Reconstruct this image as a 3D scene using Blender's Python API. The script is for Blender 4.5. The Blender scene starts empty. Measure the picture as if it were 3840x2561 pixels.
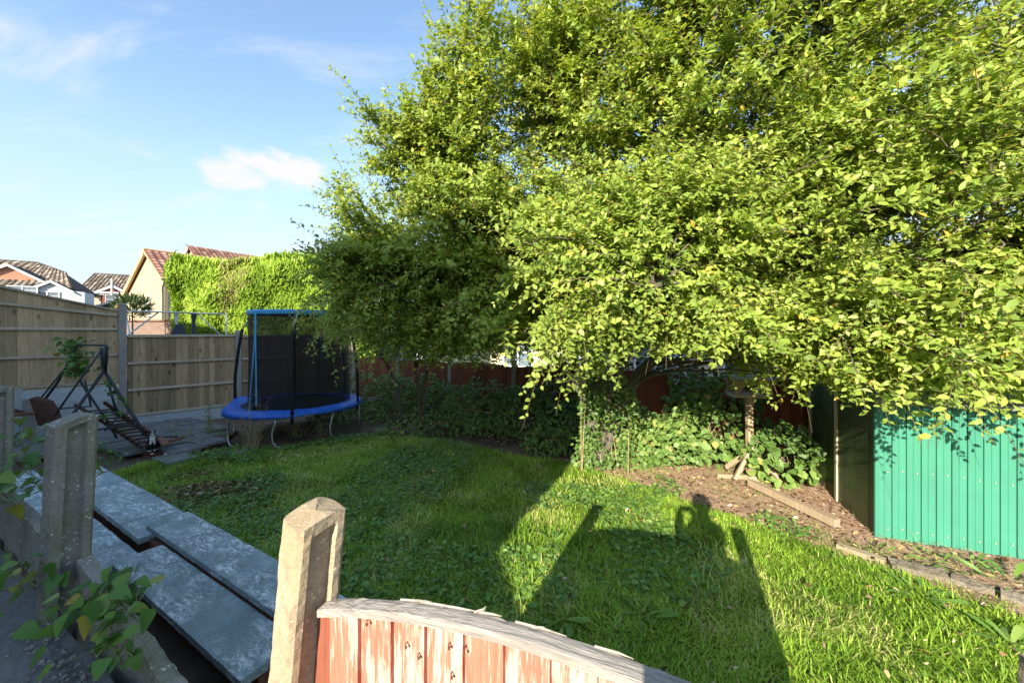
import bpy, math, random
import numpy as np
from mathutils import Vector, Matrix, noise as mnoise

random.seed(7)
RNG = np.random.default_rng(11)
SC = bpy.context.scene
COL = SC.collection
V = Vector

# ------------------------------------------------------------------ camera, sky, sun, exposure
F, CX, CY, H = 1420.0, 1920.0, 1243.0, 2.2      # survey of the photograph: focal length (px), horizon, eye height (m)
cam = bpy.data.cameras.new('camera')
cam.sensor_width = 36.0
cam.lens = F / 3840 * 36
cam.shift_y = -(1280.5 - CY) / 3840
cam.clip_start, cam.clip_end = 0.01, 900
camo = bpy.data.objects.new('camera', cam)
COL.objects.link(camo)
camo.location = (0, 0, H)
camo.rotation_euler = (math.radians(90), 0, 0)
SC.camera = camo

SUN_TO = V((-0.447, -1.0, 0.459)).normalized()   # towards the sun
SUN_EL = math.asin(SUN_TO.z)
SUN_AZ = math.atan2(SUN_TO.x, SUN_TO.y) % (2 * math.pi)
sun = bpy.data.lights.new('sun', 'SUN')
sun.energy = 5.0
sun.angle = math.radians(0.5)
sun.color = (1.0, 0.90, 0.74)
suno = bpy.data.objects.new('sun', sun)
COL.objects.link(suno)
suno.rotation_euler = (-SUN_TO).to_track_quat('-Z', 'Y').to_euler()

world = bpy.data.worlds.new('World')
SC.world = world
world.use_nodes = True
SKY_STRENGTH, CLOUD_WHITE = 0.145, 2.85
def build_sky():
    nt = world.node_tree
    nt.nodes.clear()
    N, L = nt.nodes.new, nt.links.new
    def m(op, a, b=None, c=None):
        n = N('ShaderNodeMath'); n.operation = op
        for i, x in enumerate((a, b, c)):
            if x is None: continue
            if isinstance(x, (int, float)): n.inputs[i].default_value = x
            else: L(x, n.inputs[i])
        return n.outputs[0]
    sky = N('ShaderNodeTexSky'); sky.sky_type = 'NISHITA'; sky.sun_disc = False
    sky.sun_elevation = SUN_EL; sky.sun_rotation = SUN_AZ
    sky.air_density = 1.25; sky.dust_density = 0.6; sky.ozone_density = 2.2
    tc = N('ShaderNodeTexCoord'); sep = N('ShaderNodeSeparateXYZ'); L(tc.outputs['Generated'], sep.inputs[0])
    x, y, z = sep.outputs
    az = m('ARCTAN2', x, y); el = m('ARCSINE', z)
    # cumulus bank low in the sky
    cmb = N('ShaderNodeCombineXYZ'); L(m('MULTIPLY', az, 1.0), cmb.inputs[0]); L(m('MULTIPLY', el, 1.7), cmb.inputs[1])
    nz = N('ShaderNodeTexNoise'); nz.inputs['Scale'].default_value = 13; nz.inputs['Detail'].default_value = 8
    nz.inputs['Roughness'].default_value = 0.58
    L(cmb.outputs[0], nz.inputs['Vector'])
    def blob(a0, e0, wa, we, amp):
        da = m('DIVIDE', m('SUBTRACT', az, a0), wa); de = m('DIVIDE', m('SUBTRACT', el, e0), we)
        d = m('SUBTRACT', 1.0, m('ADD', m('MULTIPLY', da, da), m('MULTIPLY', de, de)))
        return m('MULTIPLY', d, amp)
    def smooth(v, a, b):
        n = N('ShaderNodeMapRange'); n.interpolation_type = 'SMOOTHSTEP'
        n.inputs[1].default_value = a; n.inputs[2].default_value = b
        L(v, n.inputs[0]); return n.outputs[0]
    nc = m('SUBTRACT', nz.outputs[0], 0.5)
    b1 = m('MAXIMUM', blob(-0.55, 0.355, 0.13, 0.042, 0.55), blob(-0.615, 0.325, 0.10, 0.04, 0.5))
    c1 = smooth(m('ADD', b1, m('MULTIPLY', nc, 1.7)), 0.05, 0.55)
    c1 = m('MULTIPLY', c1, smooth(b1, -1.2, 0.1))
    b2 = blob(-0.80, 0.33, 0.10, 0.022, 0.4)
    c2 = m('MULTIPLY', smooth(m('ADD', b2, m('MULTIPLY', nc, 1.6)), 0.1, 0.8), 0.45)
    c2 = m('MULTIPLY', c2, smooth(b2, -1.5, 0.0))
    # thin high wisps
    cm2 = N('ShaderNodeCombineXYZ')
    zz = m('ADD', m('MAXIMUM', z, 0.0), 0.25)
    L(m('DIVIDE', x, zz), cm2.inputs[0]); L(m('MULTIPLY', m('DIVIDE', y, zz), 2.6), cm2.inputs[1])
    n2 = N('ShaderNodeTexNoise'); n2.inputs['Scale'].default_value = 1.6; n2.inputs['Detail'].default_value = 7
    n2.inputs['Roughness'].default_value = 0.6; n2.inputs['Distortion'].default_value = 0.4
    L(cm2.outputs[0], n2.inputs['Vector'])
    c3 = m('MULTIPLY', smooth(n2.outputs[0], 0.50, 0.78), 0.75)
    # pale veil towards the horizon all round
    veil = m('MULTIPLY', smooth(m('SUBTRACT', 0.50, el), 0.0, 0.5), 0.86)
    vm = N('ShaderNodeMix'); vm.data_type = 'RGBA'
    L(veil, vm.inputs['Factor']); L(sky.outputs[0], vm.inputs['A'])
    vm.inputs['B'].default_value = (2.08, 2.36, 2.62, 1)
    cov = m('MAXIMUM', m('MAXIMUM', c1, c2), c3)
    mix = N('ShaderNodeMix'); mix.data_type = 'RGBA'
    L(cov, mix.inputs['Factor']); L(vm.outputs['Result'], mix.inputs['A'])
    mix.inputs['B'].default_value = (CLOUD_WHITE, CLOUD_WHITE * 1.0, CLOUD_WHITE * 1.02, 1)
    bg = N('ShaderNodeBackground'); bg.inputs[1].default_value = SKY_STRENGTH
    out = N('ShaderNodeOutputWorld')
    L(mix.outputs['Result'], bg.inputs[0]); L(bg.outputs[0], out.inputs[0])
build_sky()
SC.view_settings.view_transform = 'Standard'
SC.view_settings.look = 'None'
SC.view_settings.exposure = 1.25
SC.view_settings.gamma = 1.0
SC.view_settings.use_curve_mapping = False
SC.cycles.max_bounces = 7
SC.cycles.diffuse_bounces = 4
SC.cycles.transmission_bounces = 4
SC.cycles.transparent_max_bounces = 12
SC.cycles.caustics_reflective = False
SC.cycles.caustics_refractive = False
SC.cycles.use_denoising = True

# ------------------------------------------------------------------ helpers
def P(px, py, Y): return V(((px - CX) / F * Y, Y, H - (py - CY) / F * Y))
def G(px, py, z=0.0): return P(px, py, (H - z) * F / (py - CY))
U2, N2 = V((0.866, -0.5, 0)), V((0.5, 0.866, 0))      # the plot's own axes (along / across the back fence)
UP = V((0, 0, 1))
W = {}

def thing(name, label, cat, loc=(0, 0, 0), rotz=0.0, group=None):
    o = bpy.data.objects.new(name, None); COL.objects.link(o)
    o.empty_display_size = 0.1
    o.location = loc; o.rotation_euler = (0, 0, rotz)
    W[o] = Matrix.Translation(V(loc)) @ Matrix.Rotation(rotz, 4, 'Z')
    o['label'] = label; o['category'] = cat
    if group: o['group'] = group
    return o
def tag(o, label, cat, group=None):
    o['label'] = label; o['category'] = cat
    if group: o['group'] = group
    return o
def link(name, me, mat, parent=None, M=None):
    """one mesh object; vertices are in world space unless M places it"""
    o = bpy.data.objects.new(name, me); COL.objects.link(o)
    if mat is not None and not me.materials: me.materials.append(mat)
    if parent is not None:
        o.parent = parent
        Wp = W[parent]
        if M is None:
            me.transform(Wp.inverted()); W[o] = Wp.copy()
        else:
            o.matrix_local = Wp.inverted() @ M; W[o] = M.copy()
    else:
        if M is not None: o.matrix_world = M; W[o] = M.copy()
        else: W[o] = Matrix.Identity(4)
    return o

class MB:
    def __init__(s): s.v = []; s.f = []
    def add(s, vs, fs):
        b = len(s.v); s.v += [tuple(x) for x in vs]; s.f += [tuple(i + b for i in f) for f in fs]; return s
    def obox(s, c, hx, hy, hz, ex=V((1, 0, 0)), ey=V((0, 1, 0)), ez=V((0, 0, 1))):
        c = V(c); vs = []
        for k in (-1, 1):
            for j in (-1, 1):
                for i in (-1, 1): vs.append(c + ex * hx * i + ey * hy * j + ez * hz * k)
        return s.add(vs, [(0, 2, 3, 1), (4, 5, 7, 6), (0, 1, 5, 4), (2, 6, 7, 3), (0, 4, 6, 2), (1, 3, 7, 5)])
    def bar(s, a, b, w, h, up=UP):
        a, b = V(a), V(b); d = (b - a); L = d.length; d = d / L
        sd = d.cross(up)
        if sd.length < 1e-4: sd = d.cross(V((1, 0, 0)))
        sd.normalize(); u = sd.cross(d)
        return s.obox((a + b) / 2, L / 2, w / 2, h / 2, d, sd, u)
    def tube(s, pts, r, n=6, cap=True):
        pts = [V(p) for p in pts]; rs = r if isinstance(r, (list, tuple)) else [r] * len(pts)
        vs, fs = [], []; ref = None
        for i, p in enumerate(pts):
            d = (pts[min(i + 1, len(pts) - 1)] - pts[max(i - 1, 0)]).normalized()
            if ref is None:
                ref = d.cross(UP)
                if ref.length < 0.05: ref = d.cross(V((1, 0, 0)))
            ref = (ref - d * ref.dot(d)).normalized(); b = d.cross(ref)
            for k in range(n):
                a = 2 * math.pi * k / n
                vs.append(p + (ref * math.cos(a) + b * math.sin(a)) * rs[i])
        for i in range(len(pts) - 1):
            for k in range(n):
                fs.append((i * n + k, i * n + (k + 1) % n, (i + 1) * n + (k + 1) % n, (i + 1) * n + k))
        if cap: fs += [tuple(range(n))[::-1], tuple((len(pts) - 1) * n + k for k in range(n))]
        return s.add(vs, fs)
    def poly(s, pts): return s.add(pts, [tuple(range(len(pts)))])
    def prism(s, pts, ext):
        n = len(pts); pts = [V(p) for p in pts]; ext = V(ext)
        return s.add(pts + [p + ext for p in pts], [tuple(range(n))[::-1], tuple(range(n, 2 * n))] + [(i, (i + 1) % n, n + (i + 1) % n, n + i) for i in range(n)])
    def mesh(s, name):
        me = bpy.data.meshes.new(name); me.from_pydata(s.v, [], s.f); me.update(); return me
    def build(s, name, mat, parent=None, smooth=False, bevel=0.0, M=None):
        me = s.mesh(name)
        if smooth: me.shade_smooth()
        o = link(name, me, mat, parent, M)
        if bevel:
            b = o.modifiers.new('bevel', 'BEVEL'); b.width = bevel; b.segments = 2; b.limit_method = 'ANGLE'
        return o

def np_mesh(name, verts, tris, tint=None):
    me = bpy.data.meshes.new(name)
    nv, nf = len(verts), len(tris)
    me.vertices.add(nv); me.vertices.foreach_set('co', np.ascontiguousarray(verts, dtype=np.float32).ravel())
    me.loops.add(nf * 3); me.loops.foreach_set('vertex_index', np.ascontiguousarray(tris, dtype=np.int32).ravel())
    me.polygons.add(nf); me.polygons.foreach_set('loop_start', np.arange(0, nf * 3, 3, dtype=np.int32))
    try: me.polygons.foreach_set('loop_total', np.full(nf, 3, dtype=np.int32))
    except Exception: pass
    me.update(calc_edges=True)
    if tint is not None:
        a = me.attributes.new('tint', 'FLOAT', 'POINT'); a.data.foreach_set('value', np.ascontiguousarray(tint, dtype=np.float32))
    return me

def vnoise(x, y, f, seed=0):
    """smooth value noise in 0..1, vectorised"""
    x = np.asarray(x) * f + seed * 17.3; y = np.asarray(y) * f - seed * 9.1
    xi, yi = np.floor(x), np.floor(y); fx, fy = x - xi, y - yi
    fx = fx * fx * (3 - 2 * fx); fy = fy * fy * (3 - 2 * fy)
    def h(a, b): 
        t = np.sin(a * 127.1 + b * 311.7 + seed * 74.7) * 43758.5453
        return t - np.floor(t)
    return (h(xi, yi) * (1 - fx) + h(xi + 1, yi) * fx) * (1 - fy) + (h(xi, yi + 1) * (1 - fx) + h(xi + 1, yi + 1) * fx) * fy
def norm(a): return a / np.maximum(np.linalg.norm(a, axis=-1, keepdims=True), 1e-9)
def in_poly(x, y, poly):
    x = np.asarray(x); y = np.asarray(y); ins = np.zeros(x.shape, bool); n = len(poly)
    for i in range(n):
        x1, y1 = poly[i]; x2, y2 = poly[(i + 1) % n]
        c = ((y1 > y) != (y2 > y)) & (x < (x2 - x1) * (y - y1) / ((y2 - y1) if y2 != y1 else 1e-9) + x1)
        ins ^= c
    return ins

# ------------------------------------------------------------------ materials
class NT:
    def __init__(s, name):
        s.m = bpy.data.materials.new(name); s.m.use_nodes = True
        s.t = s.m.node_tree; s.b = s.t.nodes['Principled BSDF']; s.out = s.t.nodes['Material Output']
        s.b.inputs['Specular IOR Level'].default_value = 0.3
    def n(s, k, **kw):
        x = s.t.nodes.new(k)
        for a, v in kw.items(): setattr(x, a, v)
        return x
    def l(s, a, b): s.t.links.new(a, b)
    def coords(s, scale=(1, 1, 1), kind='Object', rand=True):
        tc = s.n('ShaderNodeTexCoord'); mp = s.n('ShaderNodeMapping'); mp.inputs['Scale'].default_value = scale
        s.l(tc.outputs[kind], mp.inputs[0])
        if rand:
            oi = s.n('ShaderNodeObjectInfo'); v = s.n('ShaderNodeVectorMath', operation='SCALE')
            v.inputs[0].default_value = (13.1, 7.7, 29.3); s.l(oi.outputs['Random'], v.inputs['Scale']); s.l(v.outputs[0], mp.inputs['Location'])
        return mp.outputs[0]
    def noise(s, vec, scale, detail=5, rough=0.55, dist=0.0):
        x = s.n('ShaderNodeTexNoise'); x.inputs['Scale'].default_value = scale; x.inputs['Detail'].default_value = detail
        x.inputs['Roughness'].default_value = rough; x.inputs['Distortion'].default_value = dist
        s.l(vec, x.inputs['Vector']); return x.outputs[0]
    def ramp(s, fac, stops):
        r = s.n('ShaderNodeValToRGB'); e = r.color_ramp.elements
        while len(e) < len(stops): e.new(0.5)
        for i, (p, c) in enumerate(stops):
            e[i].position = p; e[i].color = (c, c, c, 1) if isinstance(c, (int, float)) else (*c, 1)
        s.l(fac, r.inputs[0]); return r.outputs[0]
    def mix(s, fac, a, b, blend='MIX'):
        x = s.n('ShaderNodeMix', data_type='RGBA', blend_type=blend)
        for k, v in (('Factor', fac), ('A', a), ('B', b)):
            sock = x.inputs[k] if k == 'Factor' else [i for i in x.inputs if i.name == k and i.type == 'RGBA'][0]
            if isinstance(v, (int, float)): sock.default_value = v if k == 'Factor' else (v, v, v, 1)
            elif isinstance(v, tuple): sock.default_value = (*v, 1)
            else: s.l(v, sock)
        return [o for o in x.outputs if o.type == 'RGBA'][0]
    def objvar(s, col, amt):
        oi = s.n('ShaderNodeObjectInfo'); hs = s.n('ShaderNodeHueSaturation')
        mr = s.n('ShaderNodeMapRange'); mr.inputs[3].default_value = 1 - amt; mr.inputs[4].default_value = 1 + amt
        s.l(oi.outputs['Random'], mr.inputs[0]); s.l(mr.outputs[0], hs.inputs['Value']); s.l(col, hs.inputs['Color'])
        return hs.outputs[0]
    def bump(s, h, strength, dist=0.01):
        b = s.n('ShaderNodeBump'); b.inputs['Strength'].default_value = strength; b.inputs['Distance'].default_value = dist
        s.l(h, b.inputs['Height']); s.l(b.outputs[0], s.b.inputs['Normal'])
    def base(s, c):
        if isinstance(c, tuple): s.b.inputs['Base Color'].default_value = (*c, 1)
        else: s.l(c, s.b.inputs['Base Color'])
    def rough(s, r): s.b.inputs['Roughness'].default_value = r

def plain(name, c, rough=0.6, metal=0.0, var=0.12, scale=12, spec=0.3):
    t = NT(name); v = t.coords()
    f = t.noise(v, scale, 5)
    t.base(t.mix(t.ramp(f, [(0.3, 0.0), (0.7, 1.0)]), tuple(x * (1 - var) for x in c), tuple(min(1, x * (1 + var)) for x in c)))
    t.rough(rough); t.b.inputs['Metallic'].default_value = metal; t.b.inputs['Specular IOR Level'].default_value = spec
    return t.m
def wood(name, dark, light, axis=2, knots=None, var=0.25, grain=0.35, rough=0.85, fine=1.0):
    t = NT(name); sc = [14 * fine] * 3; sc[axis] = 1.1 * fine
    v = t.coords(tuple(sc)); g = t.noise(v, 3.0, 8, 0.62, 0.7)
    c = t.mix(t.ramp(g, [(0.30, 0.0), (0.72, 1.0)]), dark, light)
    sc2 = [3.0] * 3; sc2[axis] = 0.7
    v2 = t.coords(tuple(sc2)); big = t.noise(v2, 1.6, 4)
    c = t.mix(t.ramp(big, [(0.35, 0.0), (0.7, 0.55)]), c, tuple(x * 0.62 for x in light))
    if knots:
        sk = [6.0] * 3; sk[axis] = 2.6
        vk = t.coords(tuple(sk)); vo = t.n('ShaderNodeTexVoronoi'); vo.inputs['Scale'].default_value = 1.0; t.l(vk, vo.inputs['Vector'])
        c = t.mix(t.ramp(vo.outputs['Distance'], [(0.08, 0.8), (0.22, 0.0)]), c, knots)
    t.base(t.objvar(c, var)); t.rough(rough); t.bump(g, grain, 0.006)
    return t.m
def concrete(name, dark, light, lichen=None, moss=None, scale=6, bump=0.5, rough=0.92, paint=None):
    t = NT(name); v = t.coords()
    a = t.noise(v, scale, 9, 0.65); b = t.noise(v, scale * 9, 4, 0.7)
    c = t.mix(t.ramp(a, [(0.28, 0.0), (0.72, 1.0)]), dark, light)
    c = t.mix(t.ramp(b, [(0.35, 0.42), (0.6, 0.0)]), c, tuple(x * 0.45 for x in dark))
    if moss:
        m = t.noise(v, scale * 0.5, 6, 0.7); c = t.mix(t.ramp(m, [(0.46, 0.0), (0.66, 0.75)]), c, moss)
    if lichen:
        vo = t.n('ShaderNodeTexVoronoi'); vo.inputs['Scale'].default_value = scale * 5; t.l(v, vo.inputs['Vector'])
        w = t.noise(v, scale * 1.3, 3)
        f = t.mix(t.ramp(w, [(0.5, 0.0), (0.58, 1.0)]), (0, 0, 0), t.ramp(vo.outputs['Distance'], [(0.18, 1.0), (0.26, 0.0)]))
        c = t.mix(f, c, lichen)
    if paint:      # worn pale paint in streaks
        vs = t.coords((3.0, 8.0, 8.0)); p = t.noise(vs, 3.0, 12, 0.80, 1.2); p2 = t.noise(v, 2.6, 6, .65)
        f = t.mix(t.ramp(p2, [(0.43, 0.0), (0.58, 1.0)]), (0, 0, 0), t.ramp(p, [(0.485, 0.0), (0.56, 1.0)]))
        c = t.mix(f, c, paint)
    t.base(t.objvar(c, 0.10)); t.rough(rough); t.bump(t.mix(0.5, a, b), bump, 0.008)
    return t.m
def leafmat(name, stops, trans=0.4, rough=0.45, gloss=0.35, tc=(1.25, 1.15, 0.55)):
    t = NT(name); at = t.n('ShaderNodeAttribute', attribute_name='tint')
    c = t.ramp(at.outputs['Fac'], stops)
    t.base(c); t.rough(rough); t.b.inputs['Specular IOR Level'].default_value = gloss
    tr = t.n('ShaderNodeBsdfTranslucent'); t.l(t.mix(1.0, c, tc, 'MULTIPLY'), tr.inputs[0])
    mx = t.n('ShaderNodeMixShader'); mx.inputs[0].default_value = trans
    t.l(t.b.outputs[0], mx.inputs[1]); t.l(tr.outputs[0], mx.inputs[2]); t.l(mx.outputs[0], t.out.inputs[0])
    return t.m
def leafmat_obj(name, stops, **kw):          # for leaves that are objects of their own
    m = leafmat(name, stops, **kw); nt = m.node_tree
    at = [n for n in nt.nodes if n.type == 'ATTRIBUTE'][0]; oi = nt.nodes.new('ShaderNodeObjectInfo')
    for l in list(nt.links):
        if l.from_node == at: nt.links.new(oi.outputs['Random'], l.to_socket)
    return m

WILLOW = [(0.0, (0.155, 0.25, 0.040)), (0.45, (0.315, 0.425, 0.070)), (0.8, (0.44, 0.52, 0.105)), (0.94, (0.46, 0.50, 0.22)), (1.0, (0.60, 0.46, 0.08))]
GRASS = [(0.0, (0.085, 0.19, 0.018)), (0.5, (0.26, 0.42, 0.038)), (0.85, (0.40, 0.54, 0.070)), (1.0, (0.54, 0.49, 0.22))]
BRAMB = [(0.0, (0.06, 0.12, 0.026)), (0.6, (0.145, 0.255, 0.055)), (0.92, (0.25, 0.345, 0.085)), (1.0, (0.38, 0.32, 0.10))]
HEDGE = [(0.0, (0.13, 0.22, 0.025)), (0.5, (0.28, 0.43, 0.045)), (0.9, (0.41, 0.54, 0.085)), (1.0, (0.30, 0.26, 0.11))]
M = dict(
    leaf=leafmat('willow_leaf', WILLOW, 0.42, 0.5, 0.4), leaf_one=leafmat_obj('willow_leaf_single', WILLOW, trans=0.42, rough=0.5, gloss=0.4),
    grass=leafmat('grass_blade', GRASS, 0.15, 0.6, 0.22), bramble=leafmat('bramble_leaf', BRAMB, 0.2, 0.5, 0.35),
    bind=leafmat_obj('bindweed_leaf', [(0.0, (0.055, 0.14, 0.028)), (0.7, (0.115, 0.24, 0.04)), (0.93, (0.19, 0.28, 0.05)), (1.0, (0.36, 0.30, 0.05))], trans=0.25),
    weed=leafmat_obj('weed_leaf', [(0.0, (0.10, 0.20, 0.035)), (0.7, (0.17, 0.29, 0.055)), (1.0, (0.24, 0.34, 0.08))], trans=0.2),
    weedm=leafmat('weed_cover', [(0.0, (0.075, 0.17, 0.035)), (0.7, (0.15, 0.28, 0.055)), (1.0, (0.25, 0.37, 0.10))], 0.2),
    hedge=leafmat('hedge_spray', HEDGE, 0.12, 0.65, 0.15),
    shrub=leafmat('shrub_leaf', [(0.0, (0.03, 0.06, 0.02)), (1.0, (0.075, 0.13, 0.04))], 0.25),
    litter=leafmat('dead_leaf', [(0.0, (0.05, 0.025, 0.015)), (0.35, (0.15, 0.085, 0.045)), (0.7, (0.36, 0.25, 0.15)), (0.92, (0.60, 0.48, 0.34)), (1.0, (0.55, 0.32, 0.06))], 0.1, 0.85, 0.1),
    straw=plain('dry_stalk', (0.40, 0.30, 0.18), 0.9),
    bark=wood('bark', (0.075, 0.062, 0.045), (0.20, 0.18, 0.135), 2, None, 0.1, 0.8, 0.95),
    twig=wood('twig_bark', (0.16, 0.115, 0.05), (0.33, 0.26, 0.12), 2, None, 0.1, 0.2),
    fence=wood('fence_timber', (0.28, 0.19, 0.105), (0.57, 0.42, 0.25), 2, (0.09, 0.055, 0.032), 0.36, 0.5),
    rail=wood('fence_rail', (0.36, 0.30, 0.22), (0.66, 0.57, 0.44), 0, None, 0.12, 0.3),
    grey_wood=wood('weathered_timber', (0.17, 0.155, 0.135), (0.50, 0.46, 0.40), 0, (0.09, 0.08, 0.07), 0.08, 1.0, 0.9, 1.3),
    cap_wood=wood('weathered_capping', (0.13, 0.12, 0.11), (0.52, 0.47, 0.42), 0, (0.07, 0.065, 0.06), 0.08, 1.0, 0.9, 2.6),
    pale_wood=wood('pale_timber', (0.30, 0.225, 0.14), (0.50, 0.39, 0.26), 2, None, 0.12, 0.35),
    red_fence=wood('red_stained_timber', (0.17, 0.052, 0.030), (0.31, 0.105, 0.060), 2, None, 0.22, 0.3),
    brown_slat=wood('rotten_brown_timber', (0.040, 0.020, 0.014), (0.12, 0.055, 0.034), 0, None, 0.3, 0.4),
    red_scrap=wood('red_scrap_timber', (0.13, 0.055, 0.035), (0.33, 0.16, 0.105), 0, None, 0.3, 0.4),
    post=concrete('post_concrete', (0.26, 0.20, 0.13), (0.50, 0.415, 0.30), (0.58, 0.48, 0.30), (0.30, 0.22, 0.12), 11, 1.0),
    mossy=concrete('mossy_concrete', (0.20, 0.185, 0.165), (0.40, 0.375, 0.34), (0.55, 0.55, 0.48), (0.105, 0.115, 0.055), 8, 0.7),
    gpost=concrete('grey_post_concrete', (0.27, 0.255, 0.235), (0.42, 0.40, 0.37), None, None, 7, 0.4),
    kerb=concrete('kerb_concrete', (0.16, 0.13, 0.10), (0.34, 0.29, 0.23), None, (0.12, 0.10, 0.06), 8, 1.0),
    gravel=concrete('gravel_board_concrete', (0.44, 0.49, 0.51), (0.60, 0.65, 0.66), None, None, 3, 0.25),
    slab=concrete('painted_concrete', (0.25, 0.315, 0.325), (0.45, 0.535, 0.55), None, (0.17, 0.19, 0.17), 9, 0.7, 0.85, (0.78, 0.81, 0.82)),
    paving=concrete('paving_concrete', (0.16, 0.165, 0.17), (0.30, 0.30, 0.30), (0.5, 0.5, 0.46), (0.08, 0.10, 0.05), 5, 0.5),
    terrace=concrete('terrace_concrete', (0.13, 0.13, 0.125), (0.25, 0.245, 0.23), None, (0.06, 0.065, 0.045), 4, 0.8),
    brick=concrete('old_brick', (0.16, 0.065, 0.04), (0.30, 0.12, 0.075), None, (0.07, 0.07, 0.045), 9, 0.5),
    soil=None, blue_pad=None,
    steel=plain('galvanised_steel', (0.50, 0.52, 0.54), 0.4, 0.75),
    frame_paint=plain('dark_painted_steel', (0.055, 0.062, 0.075), 0.45, 0.2, 0.3, 20),
    black=plain('black_foam', (0.018, 0.018, 0.02), 0.8), matm=plain('black_mat', (0.02, 0.021, 0.022), 0.75),
    cyan=plain('light_blue_strip', (0.07, 0.35, 0.62), 0.55), white=plain('white_pvc', (0.78, 0.78, 0.77), 0.45),
    glass=plain('window_glass', (0.16, 0.20, 0.24), 0.08, 0.0, 0.2, 2, 0.6), shed_side=None,
    bay_shade_white=plain('shade_toned_white', (0.50, 0.53, 0.56), 0.7), lead=plain('black_pvc', (0.03, 0.03, 0.032), 0.5), cream=plain('cream_brick', (0.52, 0.45, 0.33), 0.9, 0, 0.05, 4),  # the bay's white is greyed in colour to stand for shade
    orange_board=plain('orange_bargeboard', (0.62, 0.36, 0.20), 0.7), tudor=plain('maroon_timber', (0.22, 0.075, 0.07), 0.7),
    swing_red=plain('rust', (0.36, 0.17, 0.08), 0.8), denim=plain('dark_fabric', (0.05, 0.06, 0.10), 0.9), skin=plain('skin', (0.50, 0.33, 0.25), 0.6),
    stem=plain('green_stem', (0.16, 0.17, 0.07), 0.8), hair=plain('hair', (0.05, 0.035, 0.025), 0.8), iron=plain('rusty_nail', (0.15, 0.06, 0.035), 0.8, 0.3), hose=plain('teal_hose', (0.02, 0.16, 0.19), 0.4),
    stone=concrete('pebble', (0.16, 0.15, 0.14), (0.40, 0.38, 0.35), None, None, 14, 0.5),
)
def soil_mat(name, a, b, c, scale=1.0):
    t = NT(name); v = t.coords(kind='Object', rand=False)
    n1 = t.noise(v, 1.3 * scale, 6, 0.6); n2 = t.noise(v, 38 * scale, 6, 0.75)
    col = t.mix(t.ramp(n2, [(0.3, 0.0), (0.7, 1.0)]), a, b)
    col = t.mix(t.ramp(n1, [(0.42, 0.0), (0.62, 1.0)]), col, t.mix(t.ramp(n2, [(0.3, 0.0), (0.7, 1.0)]), tuple(x * .6 for x in c), c))
    t.base(col); t.rough(0.95); t.bump(n2, 0.9, 0.02); return t.m
M['soil'] = soil_mat('garden_soil', (0.07, 0.05, 0.035), (0.19, 0.14, 0.10), (0.26, 0.19, 0.13))
M['dry_soil'] = soil_mat('dry_soil', (0.27, 0.155, 0.105), (0.64, 0.44, 0.33), (0.50, 0.33, 0.23))
M['turf'] = soil_mat('turf_soil', (0.10, 0.14, 0.03), (0.26, 0.33, 0.06), (0.24, 0.25, 0.08))
M['far'] = soil_mat('far_ground', (0.05, 0.07, 0.03), (0.10, 0.12, 0.05), (0.12, 0.11, 0.08), 0.2)
def pad_mat():
    t = NT('blue_pvc'); v = t.coords(); n = t.noise(v, 5, 5, 0.6, 0.6)
    t.base(t.mix(t.ramp(n, [(0.3, 0.0), (0.75, 1.0)]), (0.015, 0.085, 0.42), (0.03, 0.16, 0.62))); t.rough(0.42); t.bump(n, 0.6, 0.03); return t.m
M['blue_pad'] = pad_mat()
def net_mat():
    t = NT('safety_net'); t.base((0.012, 0.012, 0.014)); t.rough(0.9)
    tr = t.n('ShaderNodeBsdfTransparent'); mx = t.n('ShaderNodeMixShader'); mx.inputs[0].default_value = 0.28
    t.l(t.b.outputs[0], mx.inputs[1]); t.l(tr.outputs[0], mx.inputs[2]); t.l(mx.outputs[0], t.out.inputs[0]); return t.m
M['net'] = net_mat()
def peel_mat():
    t = NT('peeling_red_paint')
    v = t.coords((22, 22, 2.2)); g = t.noise(v, 2.6, 10, 0.74, 0.8)
    v2 = t.coords((4, 4, 1.8)); b = t.noise(v2, 1.5, 5, 0.6)
    v3 = t.coords((60, 60, 4)); fine = t.noise(v3, 2.0, 6, 0.7)
    f = t.mix(0.5, g, b)
    paint = t.mix(t.ramp(fine, [(0.3, 0.0), (0.7, 1.0)]), (0.33, 0.105, 0.065), (0.47, 0.185, 0.125))
    bare = t.mix(t.ramp(fine, [(0.3, 0.0), (0.7, 1.0)]), (0.44, 0.29, 0.235), (0.60, 0.48, 0.42))
    m = t.mix(0.25, f, fine)
    c = t.mix(t.ramp(m, [(0.475, 0.0), (0.505, 0.55), (0.565, 1.0)]), paint, bare)
    t.base(t.objvar(c, 0.08)); t.rough(0.85); t.bump(t.mix(0.5, g, fine), 0.5, 0.004); return t.m
M['peel'] = peel_mat()
def shed_mat(name, c, var=0.06, grime=0.25):
    t = NT(name); v = t.coords(rand=False); n = t.noise(v, 2.5, 6, 0.6); s = t.noise(v, 45, 4, 0.7)
    col = t.mix(t.ramp(n, [(0.35, 0.0), (0.7, 1.0)]), tuple(x * (1 - var) for x in c), tuple(x * (1 + var) for x in c))
    col = t.mix(t.ramp(s, [(0.70, 0.0), (0.78, grime)]), col, (0.55, 0.62, 0.58))
    vs = t.coords((9, 9, .5), rand=True); sk = t.noise(vs, 2.0, 6, 0.6)
    col = t.mix(t.ramp(sk, [(0.50, 0.0), (0.75, 0.35)]), col, tuple(x * .55 + .03 for x in c))
    t.base(t.objvar(col, 0.05)); t.rough(0.45); t.b.inputs['Specular IOR Level'].default_value = 0.35; return t.m
M['shed'] = shed_mat('green_sheet_metal', (0.050, 0.235, 0.155))
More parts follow.
